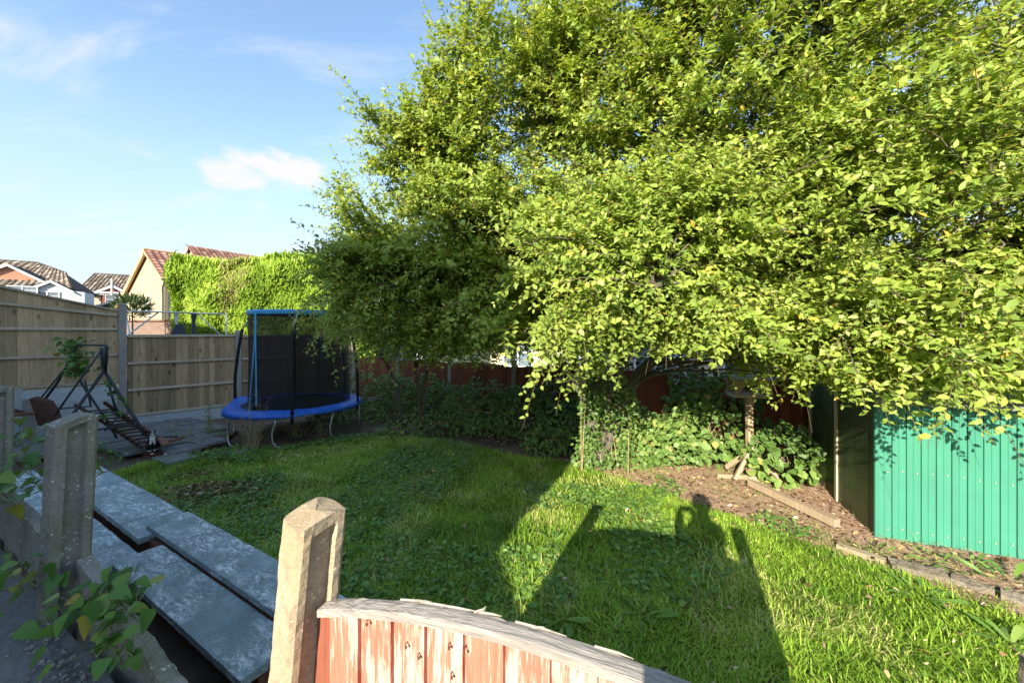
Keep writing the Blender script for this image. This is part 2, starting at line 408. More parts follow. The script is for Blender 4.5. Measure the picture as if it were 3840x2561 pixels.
M['shed_side'] = shed_mat('dark_sheet_metal', (0.06, 0.085, 0.035), 0.4, 0.1)  # side sheets: darker, blotchier olive than the front
M['trim_grey'] = plain('grey_trim', (0.26, 0.27, 0.24), 0.6, 0, .3)
M['roof_sheet'] = plain('dark_green_roof', (0.035, 0.07, 0.055), 0.6, 0, .4)
M['shed_trim'] = plain('pale_trim', (0.48, 0.42, 0.30), 0.6)
def brickmat(name, a, b, mortar, scale):
    t = NT(name); v = t.coords(kind='Object', rand=False)
    br = t.n('ShaderNodeTexBrick'); br.inputs['Scale'].default_value = scale
    br.inputs['Color1'].default_value = (*a, 1); br.inputs['Color2'].default_value = (*b, 1); br.inputs['Mortar'].default_value = (*mortar, 1)
    br.inputs['Mortar Size'].default_value = 0.012; br.inputs['Brick Width'].default_value = 0.225; br.inputs['Row Height'].default_value = 0.075
    sp = t.n('ShaderNodeSeparateXYZ'); t.l(v, sp.inputs[0]); ad = t.n('ShaderNodeMath', operation='ADD'); t.l(sp.outputs[0], ad.inputs[0]); t.l(sp.outputs[1], ad.inputs[1])
    cb = t.n('ShaderNodeCombineXYZ'); t.l(ad.outputs[0], cb.inputs[0]); t.l(sp.outputs[2], cb.inputs[1]); t.l(cb.outputs[0], br.inputs['Vector'])
    t.base(br.outputs[0]); t.rough(0.9); return t.m
M['redbrick'] = brickmat('red_brick', (0.40, 0.14, 0.085), (0.48, 0.19, 0.115), (0.42, 0.30, 0.22), 1.0)
M['brownbrick'] = brickmat('brown_brick', (0.17, 0.10, 0.075), (0.24, 0.14, 0.10), (0.22, 0.19, 0.16), 1.0)
M['creambrick'] = brickmat('cream_brickwork', (0.36, 0.30, 0.19), (0.41, 0.34, 0.23), (0.34, 0.29, 0.21), 1.0)
M['bufbrick'] = brickmat('buff_brickwork', (0.45, 0.36, 0.20), (0.52, 0.43, 0.26), (0.45, 0.40, 0.3), 1.0)
M['tile_red'] = leafmat('red_roof_tile', [(0.0, (0.20, 0.10, 0.075)), (0.6, (0.33, 0.18, 0.135)), (1.0, (0.44, 0.27, 0.21))], 0.0, 0.8, 0.2)
M['tile_one'] = leafmat_obj('roof_tile_single', [(0.0, (0.22, 0.105, 0.08)), (0.6, (0.35, 0.19, 0.14)), (1.0, (0.46, 0.28, 0.21))], trans=0.0, rough=0.8, gloss=0.2)
M['tile_brown'] = leafmat('brown_roof_tile', [(0.0, (0.07, 0.058, 0.05)), (0.5, (0.19, 0.155, 0.125)), (1.0, (0.40, 0.34, 0.28))], 0.0, 0.8, 0.2)

# ------------------------------------------------------------------ the setting: ground
LAWN = [(-6.3, 5.75), (-1.5, 2.80), (0, 1.95), (1.6, 1.0), (5.2, 1.0), (5.0, 2.2), (4.0, 2.85), (3.45, 4.0), (2.85, 4.95), (2.15, 5.75), (1.3, 6.2),
        (-0.1, 6.85), (-1.2, 7.5), (-2.8, 8.2), (-3.4, 7.9), (-4.4, 7.15), (-5.0, 7.2), (-5.9, 6.5)]
def relief(x, y): return 0.05 * (vnoise(x, y, 0.6, 3) - 0.5) + 0.025 * (vnoise(x, y, 2.3, 5) - 0.5)
def ground_grid(name, x0, x1, y0, y1, step, z0, mat, amp=1.0):
    nx, ny = int((x1 - x0) / step) + 1, int((y1 - y0) / step) + 1
    gx, gy = np.meshgrid(np.linspace(x0, x1, nx), np.linspace(y0, y1, ny))
    gz = z0 + amp * relief(gx, gy)
    v = np.stack([gx, gy, gz], -1).reshape(-1, 3)
    i = np.arange(nx * ny).reshape(ny, nx); a, b, c, d = i[:-1, :-1].ravel(), i[:-1, 1:].ravel(), i[1:, 1:].ravel(), i[1:, :-1].ravel()
    me = np_mesh(name, v, np.concatenate([np.stack([a, b, c], 1), np.stack([a, c, d], 1)])); me.shade_smooth()
    o = link(name, me, mat); o['kind'] = 'structure'; return o
mb = MB(); S = 400.0
mb.poly([(-S, -S, -0.12), (S, -S, -0.12), (S, S, -0.12), (-S, S, -0.12)]); o = mb.build('ground', M['far']); o['kind'] = 'structure'
ground_grid('soil_bed', -9.2, 9.0, 0.2, 13.2, 0.12, -0.04, M['soil'])
def patch(name, poly, z, mat, step=0.1):
    xs = [p[0] for p in poly]; ys = [p[1] for p in poly]
    nx, ny = int((max(xs) - min(xs)) / step) + 2, int((max(ys) - min(ys)) / step) + 2
    gx, gy = np.meshgrid(np.linspace(min(xs), max(xs), nx), np.linspace(min(ys), max(ys), ny))
    v = np.stack([gx, gy, z + relief(gx, gy)], -1).reshape(-1, 3)
    i = np.arange(nx * ny).reshape(ny, nx); q = np.stack([i[:-1, :-1].ravel(), i[:-1, 1:].ravel(), i[1:, 1:].ravel(), i[1:, :-1].ravel()], 1)
    c = v[q].mean(1); q = q[in_poly(c[:, 0], c[:, 1], poly)]
    me = np_mesh(name, v, np.concatenate([q[:, [0, 1, 2]], q[:, [0, 2, 3]]])); me.shade_smooth()
    o = link(name, me, mat); o['kind'] = 'structure'; return o
patch('lawn', LAWN, 0.0, M['turf'])
BARE = [(0.9, 6.45), (1.7, 5.6), (2.4, 4.75), (3.2, 3.8), (3.9, 2.85), (4.6, 2.3), (6.5, 1.4), (7.5, 2.4), (5.2, 3.6), (4.9, 5.4), (3.6, 6.1), (2.0, 6.6)]
patch('bare_soil', BARE, 0.012, M['dry_soil'])

# raised terrace where the photographer stands, held by the old fence line
P1, P2 = V((-0.557, 1.075, 0)), V((0.845, 0.53, 0))
L1, L2 = V((-2.26, 1.95, 0)), V((-3.87, 2.84, 0))
mb = MB()
back = V((-0.363, -0.932, 0))
e_row = (P2 - P1).normalized()
edge = [V((-9.0, 5.4, 0)) + back * .05, L2 + back * .04, L1 + back * .04, P1 + back * .06, P2 + back * .06]
poly = [p for p in edge] + [V((9, -1.5, 0)), V((9, -16, 0)), V((-26, -16, 0)), V((-26, 5.4, 0))]
mb.prism([p + UP * (-0.11) for p in poly][::-1], UP * 0.83)
o = mb.build('terrace', M['terrace']); o['kind'] = 'structure'

# ------------------------------------------------------------------ concrete fence posts (slotted)
def slotted_post(name, base, ztop, zbot, e, mat, parent=None, size=0.125, lean=(0, 0), slope=0.06, seed=0, groove=0.026, gw=0.05, rough=0.0022):
    """H-section concrete post, chamfered, weathered sloping top"""
    e = V(e).normalized(); b = V((e.y, -e.x, 0))      # b: towards the viewer's side
    h = size / 2; c = 0.012
    half = [(-h, -h + c), (-h + c, -h), (h - c, -h), (h, -h + c), (h, -gw / 2 - .006), (h - groove, -gw / 2), (h - groove, gw / 2), (h, gw / 2 + .006), (h, h - c), (h - c, h)]
    other = [(-h + c, h), (-h, h - c), (-h, gw / 2 + .006), (-h + groove, gw / 2), (-h + groove, -gw / 2), (-h, -gw / 2 - .006)]
    sec0 = half + other
    sec = []
    for i, p in enumerate(sec0):      # a few extra points along the edges so that the roughening shows
        q = sec0[(i + 1) % len(sec0)]; sec.append(p)
        if math.hypot(q[0] - p[0], q[1] - p[1]) > 0.03:
            for k in (1 / 3, 2 / 3): sec.append((p[0] + (q[0] - p[0]) * k, p[1] + (q[1] - p[1]) * k))
    n = len(sec); rows = 46; v, f = [], []
    for r in range(rows + 1):
        tt = r / rows; tt = 1 - (1 - tt) ** 1.5
        for (x, y) in sec:
            top = ztop - slope * max(0.0, (h * 0.35 - y * -1 * -1)) / size if False else ztop - slope * max(0.0, (-y + h * 0.3)) / size * 1.3 - 0.02 * max(0, y - h * .5) / h
            z = zbot + (top - zbot) * tt
            if abs(x) < h - 1e-4 and abs(y) <= gw / 2 + .0065:      # the slots stop just below the solid top
                g_ = min(1.0, max(0.0, (top - .034 - z) / .022)); x = math.copysign(h - (h - abs(x)) * g_, x)
            p = V(base) + e * x + b * (-y)
            p.z = z
            p.x += lean[0] * (z - ztop); p.y += lean[1] * (z - ztop)
            k = mnoise.noise(p * 38 + V((seed, 0, 0))) * rough + mnoise.noise(p * 11 + V((seed, 3, 0))) * rough * 1.3
            d = (e * x + b * (-y)).normalized()
            p += d * k
            if tt > 0.985 and rough: p.z += mnoise.noise(p * 40 + V((seed, 9, 0))) * 0.0025
            v.append(p)
    for r in range(rows):
        for k in range(n): f.append((r * n + k, r * n + (k + 1) % n, (r + 1) * n + (k + 1) % n, (r + 1) * n + k))
    # cap: fan, subdivided once
    ctr = sum((v[rows * n + k] for k in range(n)), V()) / n; ci = len(v); ctr.z = ztop - .55 * slope * .3 - .002; v.append(ctr)
    for k in range(n): f.append((rows * n + k, rows * n + (k + 1) % n, ci))
    mb = MB(); mb.add(v, f)
    return mb.build(name, mat, parent)

# near fence: slotted post, arched panel of peeling red boards, second post
nf = thing('wooden_fence', 'near fence of peeling red boards under a grey arched capping, at the bottom', 'fence', tuple(P1))
slotted_post('fence_post', P1, 1.70, 0.3, V((.766, -.643, 0)), M['post'], nf, 0.13, (0.10, -0.02), 0.030, 1, 0.024, 0.058, 0.0030)
slotted_post('fence_post', P2, 1.695, 0.3, e_row, M['post'], nf, 0.125, (0, 0), 0.05, 5)
fb = V((e_row.y, -e_row.x, 0))                       # towards the photographer
def arch(t): return 1.530 - 0.235 * (t - 0.66) ** 2 if t < 0.66 else 1.530 - 0.19 * (t - 0.66) ** 2
PLEN = (P2 - P1).length
mb = MB(); mb.prism([P1 + e_row * -.045 - fb * .006 + UP * .76, P1 + e_row * .063 - fb * .006 + UP * .76, P1 + e_row * .063 - fb * .006 + UP * 1.425, P1 + e_row * .02 - fb * .006 + UP * 1.42], fb * .012)
mb.build('batten', M['red_fence'], nf)  # added filler, blocks the sun between leaning post and first board
t0, k = 0.062, 0
widths = [0.105, 0.104, 0.098, 0.104, 0.100, 0.106, 0.098, 0.104, 0.101, 0.099, 0.104, 0.102, 0.100, 0.096]
for wdt in widths:
    t1 = min(t0 + wdt, PLEN - 0.062)
    if t1 - t0 < 0.03: break
    me = MB(); ns = 4; za, zb = 0.76, None
    fr, bk = [], []
    w = t1 - t0
    vs = []
    # lapped board: one edge thick and proud, the other thin and tucked under
    for j in range(ns + 1):
        t = t0 + w * j / ns
        front = 0.012 + 0.011 * (j / ns); bkk = -0.004
        if j == 0: front -= 0.003
        for d in (bkk, front):
            for z in (za, arch(t) - 0.0195):
                vs.append(P1 + e_row * (t + (0.006 if j == ns else 0.0)) + fb * d + UP * z)
    fs = []
    for j in range(ns):
        a = j * 4; b2 = a + 4
        fs += [(a + 2, b2 + 2, b2 + 3, a + 3), (a, a + 1, b2 + 1, b2), (a + 1, a + 3, b2 + 3, b2 + 1), (a, b2, b2 + 2, a + 2)]
    fs += [(0, 2, 3, 1), (ns * 4, ns * 4 + 1, ns * 4 + 3, ns * 4 + 2)]
    c = P1 + e_row * (t0 + w / 2) + UP * 1.2
    vs = [p - c for p in vs]
    me.add(vs, fs); me.build('board', M['peel'], nf, M=Matrix.Translation(c))
    t0 = t1 + 0.0015; k += 1
# capping: long grey weathered batten that follows the arch, splintered
mb = MB(); ns = 60; rows = []
for j in range(ns + 1):
    t = 0.035 + (PLEN - 0.085) * j / ns; z = arch(t)
    rg = lambda q, a: mnoise.noise(V((t * 30, q, 0))) * a
    ft, bt = 0.027 + rg(1, .0016), -0.022 + rg(2, .004)
    top = z + rg(3, .0015)
    sec = [(ft, z - 0.021 + rg(4, .0016)), (ft + .001, top - 0.003), (ft - 0.004, top), (-0.004, top + 0.002 + rg(6, .003)), (bt + .003, top + rg(5, .004)), (bt, top - 0.005), (bt, z - 0.021)]
    rows.append([P1 + e_row * t + fb * d + UP * zz for d, zz in sec])
nn = len(rows[0]); vs = [p for r in rows for p in r]; fs = []
for j in range(ns):
    for q in range(nn): fs.append((j * nn + q, j * nn + (q + 1) % nn, (j + 1) * nn + (q + 1) % nn, (j + 1) * nn + q))
fs += [tuple(range(nn))[::-1], tuple(ns * nn + q for q in range(nn))]
c = P1 + e_row * 0.7 + UP * 1.5
rotc = Matrix.Translation(c) @ Matrix(((e_row.x, -fb.x, 0, 0), (e_row.y, -fb.y, 0, 0), (0, 0, 1, 0), (0, 0, 0, 1)))
inv = rotc.inverted()
mb.add([inv @ p for p in vs], fs); mb.build('capping', M['cap_wood'], nf, M=rotc)
# splinters torn up along the capping's back edge
for t, l, rise in ((0.36, 0.17, 0.004), (0.30, 0.04, 0.006), (0.335, 0.04, 0.004), (0.515, 0.010, 0.022), (0.525, 0.04, 0.004), (0.62, 0.10, 0.002), (0.66, 0.010, 0.008), (0.8, 0.06, 0.002)):
    a = P1 + e_row * t - fb * (0.019 + random.uniform(-.004, .003)) + UP * (arch(t) + 0.001)
    bq = a + e_row * l + UP * (arch(t + l) - arch(t) + rise) 
    mb = MB(); mb.tube([a - e_row * .02, a.lerp(bq, .5) + UP * .002, bq], [0.0035, 0.003, 0.0007], 4); mb.build('splinter', M['grey_wood'], nf)
# bent nails standing proud of the boards
for (px, py) in ((1385, 2318), (1690, 2403), (1745, 2425), (1578, 2440), (1700, 2512), (1530, 2402)):
    d = V(((px - CX) / F, 1, -(py - CY) / F)); O = V((0, 0, H))
    q = P1 + fb * 0.018; s_ = (q - O).dot(fb) / d.dot(fb); p = O + d * s_
    mb = MB(); mb.tube([p - fb * .01, p + fb * 0.010, p + fb * 0.013 - UP * .004 + e_row * .003], 0.0016, 5)
    mb.obox(p + fb * 0.0135 - UP * .005 + e_row * .0035, .0028, .002, .0028)
    mb.build('nail', M['iron'], nf)

# the two mossy posts left standing from the missing panels
o = slotted_post('fence_post', L1, 1.772, 0.45, (0.89, -0.45, 0), M['mossy'], None, 0.152, (0.075, -0.02), 0.05, 11, 0.03, 0.06, 0.0032)
tag(o, 'mossy chipped concrete fence post with an empty slot, standing beside the grey slabs', 'post', 'concrete posts of the missing fence')
o = slotted_post('fence_post', L2, 1.785, 0.45, (0.89, -0.45, 0), M['mossy'], None, 0.15, (0.02, 0), 0.05, 21, 0.03, 0.06, 0.0032)
tag(o, 'mossy concrete fence post cut by the left edge of the photo', 'post', 'concrete posts of the missing fence')

def rough_box(name, a, b, width_dir, w, h, mat, parent=None, seed=0, amp=0.004, nl=24, nw=8, chip=0.0):
    """long rectangular concrete piece from a to b (centre line of its top), roughened"""
    a, b, wd = V(a), V(b), V(width_dir).normalized(); d = b - a; L = d.length; dn = d / L; nrm = wd.cross(dn)
    if nrm.z < 0: nrm = -nrm
    mid = (a + b) / 2
    Mx = Matrix.Translation(mid) @ Matrix(((dn.x, wd.x, nrm.x, 0), (dn.y, wd.y, nrm.y, 0), (dn.z, wd.z, nrm.z, 0), (0, 0, 0, 1)))
    vs, fs = [], []
    per = []
    for j in range(nw + 1): per.append((-w / 2 + w * j / nw, 0.0))
    per += [(w / 2, -h * .5), (w / 2, -h)] + [(w / 2 - w * j / 3, -h) for j in (1, 2, 3)] + [(-w / 2, -h * .5)]
    n = len(per)
    for i in range(nl + 1):
        x = -L / 2 + L * i / nl
        for (y, z) in per:
            p = V((x, y, z)); q = p * 9 + V((seed * 7.1, seed, 0))
            dz = mnoise.noise(q) * amp + mnoise.noise(q * 4) * amp * .4
            dy = mnoise.noise(q * 2 + V((0, 0, 5))) * amp
            edge = abs(abs(y) - w / 2) < 1e-4
            if edge and z > -h * .3: dz -= 0.003 + chip * max(0, mnoise.noise(V((x * 14, seed, y))))
            vs.append(p + V((0, dy, dz)))
    for i in range(nl):
        for k in range(n): fs.append((i * n + k, i * n + (k + 1) % n, (i + 1) * n + (k + 1) % n, (i + 1) * n + k))
    fs += [tuple(range(n)), tuple(nl * n + k for k in range(n))[::-1]]
    mb = MB(); mb.add(vs, fs); me = mb.mesh(name)
    return link(name, me, mat, parent, Mx)

# gravel boards still lying along the old fence line
row = (L1 - P1).normalized()
o = rough_box('gravel_board', L1 - row * 0.02 + UP * 1.03 + V((.02, .03, 0)), L1 - row * 1.25 + UP * 0.72 + V((.02, .03, 0)), V((row.y, -row.x, 0)), 0.058, 0.30, M['mossy'], None, 3, 0.006, 40, 5, 0.02)
tag(o, 'rough concrete gravel board slumped on edge from the foot of the mossy slotted post', 'concrete board')
o = rough_box('gravel_board', L1 + row * 0.10 + UP * 1.03, L2 - row * 0.1 + UP * 1.10, V((row.y, -row.x, 0)), 0.06, 0.30, M['mossy'], None, 4, 0.006, 40, 5, 0.02)
tag(o, 'rough concrete gravel board on edge between the two mossy posts, half hidden by bindweed', 'concrete board')

# retaining face below the terrace edge (lies in the dark gap)
mb = MB()
mb.prism([L2 + V((-.3, .15, -.1)), L1 + V((.02, .10, -.1)), P1 + V((0, .09, -.1)), P1 + V((0, .03, -.1)), L1 + V((0, .03, -.1)), L2 + V((-.3, .09, -.1))], UP * 0.62)
o = mb.build('retaining_wall', M['terrace']); tag(o, 'low dark concrete retaining wall under the terrace edge, behind the grey slabs', 'wall')

# ------------------------------------------------------------------ grey slabs laid along the terrace foot
def un(u, n, z): 
    p = U2 * u + N2 * n; return V((p.x, p.y, z))
def u_of(p): return p.x * 0.866 - p.y * 0.5
ROW1 = [(-8.02, -7.30), (-7.29, -6.20), (-6.19, -5.20), (-5.19, -4.72)]
lab1 = ['pale streaked slab at the far end of the raised row of grey slabs, nearest the patio', 'second grey slab from the far end of the raised row beside the lawn',
        'grey slab with worn pale paint, third from the far end of the raised row beside the lawn', 'short grey slab tucked under the end of the overlapping long board']
for i, (a, b) in enumerate(ROW1):
    dz = (0.0, -0.004, 0.003, -0.006)[i]
    o = rough_box('concrete_slab', un(a, 1.515, 0.305 + dz), un(b, 1.515, 0.300 + dz), N2, 0.43, 0.055, M['slab'], None, 20 + i, 0.004, 30, 10, 0.006)
    tag(o, lab1[i], 'slab', 'grey concrete slabs along the foot of the terrace')
o = rough_box('concrete_slab', un(-4.86, 1.555, 0.345), un(-2.2, 1.56, 0.335), N2, 0.325, 0.05, M['slab'], None, 31, 0.004, 40, 10, 0.008)
tag(o, 'long grey board overlapping the raised row, running behind the sunlit concrete post', 'slab', 'grey concrete slabs along the foot of the terrace')
o = rough_box('concrete_slab', un(-6.55, 1.075, 0.235), un(-4.42, 1.075, 0.225), N2, 0.37, 0.05, M['slab'], None, 33, 0.004, 40, 10, 0.006)
tag(o, 'smooth blue grey slab lying lower, beside the foot of the mossy slotted post', 'slab', 'grey concrete slabs along the foot of the terrace')
o = rough_box('concrete_slab', un(-4.40, 1.20, 0.300), un(-2.35, 1.235, 0.270), N2, 0.325, 0.05, M['slab'], None, 34, 0.004, 40, 10, 0.010)
tag(o, 'nearest grey board with a big worn white patch, spanning the dark gap', 'slab', 'grey concrete slabs along the foot of the terrace')
o = rough_box('concrete_slab', un(-8.6, 1.06, 0.235), un(-6.58, 1.06, 0.240), N2, 0.40, 0.05, M['slab'], None, 35, 0.004, 40, 10, 0.006)
tag(o, 'grey slab behind the mossy slotted post, partly covered by bindweed', 'slab', 'grey concrete slabs along the foot of the terrace')
for (u0, u1, n, zt, wd, lab) in ((-8.0, -2.3, 1.52, .245, .15, 'low brick footing wall under the raised row of grey slabs'), (-4.3, -2.4, 1.27, .222, .09, 'short brick footing in the dark gap under the nearest grey board'), (-8.5, -4.5, 1.10, .178, .12, 'brick footing under the lower blue grey slab beside the mossy post')):
    mb = MB(); mb.obox(un((u0 + u1) / 2, n, (zt - .12) / 2), (u1 - u0) / 2, wd, (zt + .12) / 2, U2, N2)
    tag(mb.build('brick_footing', M['brick'], None, bevel=.004), lab, 'footing')

# ------------------------------------------------------------------ patio by the left fence
FD = V((0.6836, 0.7299, 0)); FN = V((0.7299, -0.6836, 0))     # left fence: along / towards the garden
F0 = V((-8.73, 8.49, 0))
def fp(t, d=0.0, z=0.0): 
    p = F0 + FD * t + FN * d; return V((p.x, p.y, z))
pt = thing('patio', 'low patio of grey paving slabs beside the left fence', 'patio', (-7.2, 7.2, 0.06)); pt['kind'] = 'structure'
for k in ('label', 'category'): del pt[k]
PZ = 0.10
mb = MB()
mb.prism([un(-10.6, 2.55, -.10), un(-9.05, 2.55, -.10), un(-8.5, 3.05, -.10), un(-8.6, 3.6, -.10), un(-9.4, 4.2, -.10), un(-13, 4.0, -.10), un(-13, 1.2, -.10), un(-10.6, 1.2, -.10)], UP * 0.135)
mb.build('riser', M['brick'], pt)
i = 0
for a in range(7):
    for b in range(6):
        u0, n0 = -12.4 + a * 0.565 + (0.08 if b % 2 else 0), 1.35 + b * 0.46
        if u0 > -9.2 + (0.35 if b in (3, 4) else 0) or (u0 > -10.3 and b < 2) or (b == 5 and u0 > -9.9): continue
        h = PZ + random.uniform(-.012, .012)
        o = rough_box('paving_slab', un(u0, n0 + .22, h), un(u0 + 0.55, n0 + .22, h + random.uniform(-.01, .01)), N2, 0.445, 0.055, M['paving'], pt, 50 + i, 0.003, 8, 5, 0.006); i += 1
def loose(px, py, z, L, w, ang, label, mat='paving', tilt=0.0, name='paving_slab', h=.05):
    c = G(px, py, z); d = V((math.cos(ang), math.sin(ang), tilt)); wd = V((-math.sin(ang), math.cos(ang), 0))
    o = rough_box(name, c - d * L / 2, c + d * L / 2, wd, w, h, M[mat], None, px, 0.003, 10, 6, 0.006)
    tag(o, label, 'slab'); return o
loose(705, 1672, 0.10, 0.62, 0.17, -0.40 + .9, 'narrow pale paving slab lying loose to the right of the cat', tilt=.02)
loose(790, 1625, 0.05, 0.66, 0.22, 0.25, 'dark paving slab lying near the base of the fence, between cat and trampoline')
loose(862, 1695, 0.05, 0.55, 0.26, 0.12, 'single paving slab lying in the grass in front of the trampoline', tilt=.03)
loose(655, 1712, 0.06, 0.60, 0.42, -0.5, 'flat paving slab at the corner of the patio, just right of the cat')

# ------------------------------------------------------------------ left boundary fence: boards, rails, posts, gravel boards
def board_piece(parent, name, mat, base, e, nrm, w, thick, z0, zl, zr, twist=0.0):
    """one vertical board; its own axes so that the grain runs along it"""
    c = base + UP * ((z0 + (zl + zr) / 2) / 2)
    h0 = z0 - c.z
    vs = []
    for s, zt, tk in ((-1, zl, thick), (1, zr, thick * 0.45)):
        for d in (0, tk):
            for z in (h0, zt - c.z): vs.append(V((s * w / 2, d, z)))
    fs = [(0, 4, 5, 1), (2, 3, 7, 6), (1, 5, 7, 3), (0, 2, 6, 4), (0, 1, 3, 2), (4, 6, 7, 5)]
    Mx = Matrix.Translation(c) @ Matrix(((e.x, nrm.x, 0, 0), (e.y, nrm.y, 0, 0), (e.z, nrm.z, 1, 0), (0, 0, 0, 1)))
    mb = MB(); mb.add(vs, fs); return mb.build(name, mat, parent, M=Mx)
def rail_piece(parent, name, mat, a, b, w, h, bevel=0.0):
    a, b = V(a), V(b); d = b - a; L = d.length; d.normalize(); s = d.cross(UP).normalized(); u = s.cross(d)
    Mx = Matrix.Translation((a + b) / 2) @ Matrix(((d.x, s.x, u.x, 0), (d.y, s.y, u.y, 0), (d.z, s.z, u.z, 0), (0, 0, 0, 1)))
    mb = MB(); mb.obox((0, 0, 0), L / 2, w / 2, h / 2); return mb.build(name, mat, parent, M=Mx, bevel=bevel)
lf = thing('boundary_fence', 'tall weathered brown board fence with grey concrete posts and pale gravel boards, far left', 'fence', tuple(F0))
POSTS = [(-2.25, 3.10), (0.0, 2.83), (2.14, 2.235), (4.24, 2.2), (5.22, 1.85)]
for i, (t, zt) in enumerate(POSTS):
    slotted_post('fence_post', fp(t), zt, -0.1, FD, M['gpost'], lf, 0.125, (0.0, 0), 0.03, 40 + i, 0.02, 0.05, 0.0015)
def fence_panel(t0, t1, zb, top, rails, nb, gravel):
    w = (t1 - t0) / nb
    for i in range(nb):
        tm = t0 + w * (i + .5)
        board_piece(lf, 'board', M['fence'], fp(tm, -0.012 + random.uniform(-.002, .002)), FD, FN, w * 1.10, 0.018, zb + .004, top(t0 + w * i) - .03, top(t0 + w * (i + 1)) - .03)
    for z in rails:
        f = z if callable(z) else (lambda t, z=z: z)
        rail_piece(lf, 'rail', M['rail'], fp(t0 + .01, 0.028, f(t0)), fp(t1 - .01, 0.028, f(t1)), 0.036, 0.05)
    rail_piece(lf, 'capping', M['rail'], fp(t0 + .005, 0.012, top(t0) - .012), fp(t1 - .005, 0.012, top(t1) - .012), 0.07, 0.030)
    for (z0, z1) in gravel:
        rail_piece(lf, 'gravel_board', M['gravel'], fp(t0 + .01, 0.0, (z0 + z1) / 2), fp(t1 - .01, 0.0, (z0 + z1) / 2), 0.045, z1 - z0 - 0.006, 0.006)
topA = lambda t: 2.675 - 0.285 * (t + 0.06) if t > -1.95 else 3.214
fence_panel(-2.19, -0.07, 1.03, topA, [lambda t: 2.62 - 0.012 + (t * -0.02 if t > -1.0 else -t * .06) if False else 2.55 - 0.13 * t * 0.9, 2.255, 1.685, 1.09], 14, [(0.70, 1.03), (0.39, 0.70), (0.06, 0.39)])
fence_panel(0.07, 2.07, 0.265, lambda t: 2.125, [2.095, 1.48, 0.875, 0.30], 19, [(-0.06, 0.265)])
fence_panel(2.21, 4.17, 0.265, lambda t: 2.10, [2.07, 1.47, 0.875, 0.30], 18, [(-0.06, 0.265)])
fence_panel(4.31, 5.15, 0.265, lambda t: 2.0, [1.97, 1.40, 0.875, 0.30], 8, [(-0.06, 0.265)])

# ------------------------------------------------------------------ red stained back fence
C0 = V((-4.98, 11.95, 0)); BD = V((0.8575, -0.5145, 0)).normalized(); BN = V((BD.y, -BD.x, 0))   # BN towards the garden
bf = thing('red_fence', 'low red stained board fence with arched panel tops, behind the brambles along the back', 'fence', tuple(C0))
s0 = 0.10; pw = 1.83
tops = []
for k in range(9):
    a, b = s0 + k * (pw + .11), s0 + k * (pw + .11) + pw
    post_s = a - .055
    ht = 1.50 + (0.05 if k == 6 else 0)
    slotted_post('fence_post', C0 + BD * post_s, ht + 0.02, -0.1, BD, M['post'] if k >= 4 else M['gpost'], bf, 0.11, (0, 0), 0.03, 60 + k, 0.018, 0.05, 0.0015)
    nb = 15; w = pw / nb
    f = lambda t: 1.36 + 0.07 * math.sin(math.pi * t)
    for i in range(nb):
        z_l, z_r = f(i / nb), f((i + 1) / nb)
        board_piece(bf, 'board', M['red_fence'], C0 + BD * (a + w * (i + .5)) + BN * random.uniform(-.004, .004), BD, BN, w * 1.1, 0.014, 0.22, z_l, z_r)
    for z in (0.45, 0.9, 1.28):
        rail_piece(bf, 'rail', M['red_fence'], C0 + BD * a - BN * .02 + UP * z, C0 + BD * b - BN * .02 + UP * z, 0.03, 0.045)
    rail_piece(bf, 'gravel_board', M['gpost'], C0 + BD * a + UP * .06, C0 + BD * b + UP * .06, 0.045, 0.29)

# ------------------------------------------------------------------ trampoline
TC = V((-4.74, 8.35, 0)); TR, TZ = 1.25, 0.63
tr = thing('trampoline', 'round garden trampoline with bright blue pad and black safety net in the far left corner', 'trampoline', tuple(TC))
def ring(r, z, n=48, c=TC): return [V((c.x + r * math.cos(2 * math.pi * i / n), c.y + r * math.sin(2 * math.pi * i / n), z)) for i in range(n + 1)]
mb = MB(); mb.tube(ring(TR, TZ - .05), 0.02, 6, False); mb.build('frame_ring', M['steel'], tr, True)
vs, fs = [], []; n = 72; prof = [(0.99, 0.012), (1.06, 0.03), (1.18, 0.035), (1.275, 0.018), (1.315, -0.02), (1.315, -0.055)]
for i in range(n):
    a = 2 * math.pi * i / n
    for j, (r, z) in enumerate(prof):
        wob = mnoise.noise(V((math.cos(a) * 3, math.sin(a) * 3, j * .7)))
        w2 = mnoise.noise(V((math.cos(a) * 9, math.sin(a) * 9, j * .9)))
        hump = 0.10 * math.exp(-((a - 3.15) / .22) ** 2) * (1 if 1 < j < 5 else .3)
        notch = 0.0
        if j == 5 and math.cos(a + 0.2) < 0.2: notch = -0.03
        vs.append(V((TC.x + (r + .02 * w2) * math.cos(a), TC.y + (r + .02 * w2) * math.sin(a), TZ + z + wob * .025 + w2 * .012 + hump + notch)))
m_ = len(prof)
for i in range(n):
    for j in range(m_ - 1): fs.append((i * m_ + j, ((i + 1) % n) * m_ + j, ((i + 1) % n) * m_ + j + 1, i * m_ + j + 1))
mb = MB(); mb.add(vs, fs); o = mb.build('pad', M['blue_pad'], tr, True)
sd = o.modifiers.new('thick', 'SOLIDIFY'); sd.thickness = 0.012
vs, fs = [TC + UP * (TZ - .05)], []
for i in range(48):
    a = 2 * math.pi * i / 48; vs.append(V((TC.x + 1.01 * math.cos(a), TC.y + 1.01 * math.sin(a), TZ - 0.005)))
for i in range(48): fs.append((0, 1 + i, 1 + (i + 1) % 48))
mb = MB(); mb.add(vs, fs); mb.build('jumping_mat', M['matm'], tr, True)
NC = TC + V((0.10, 0, 0)); NR = 0.985; NTOP = 2.62
vs, fs = [], []
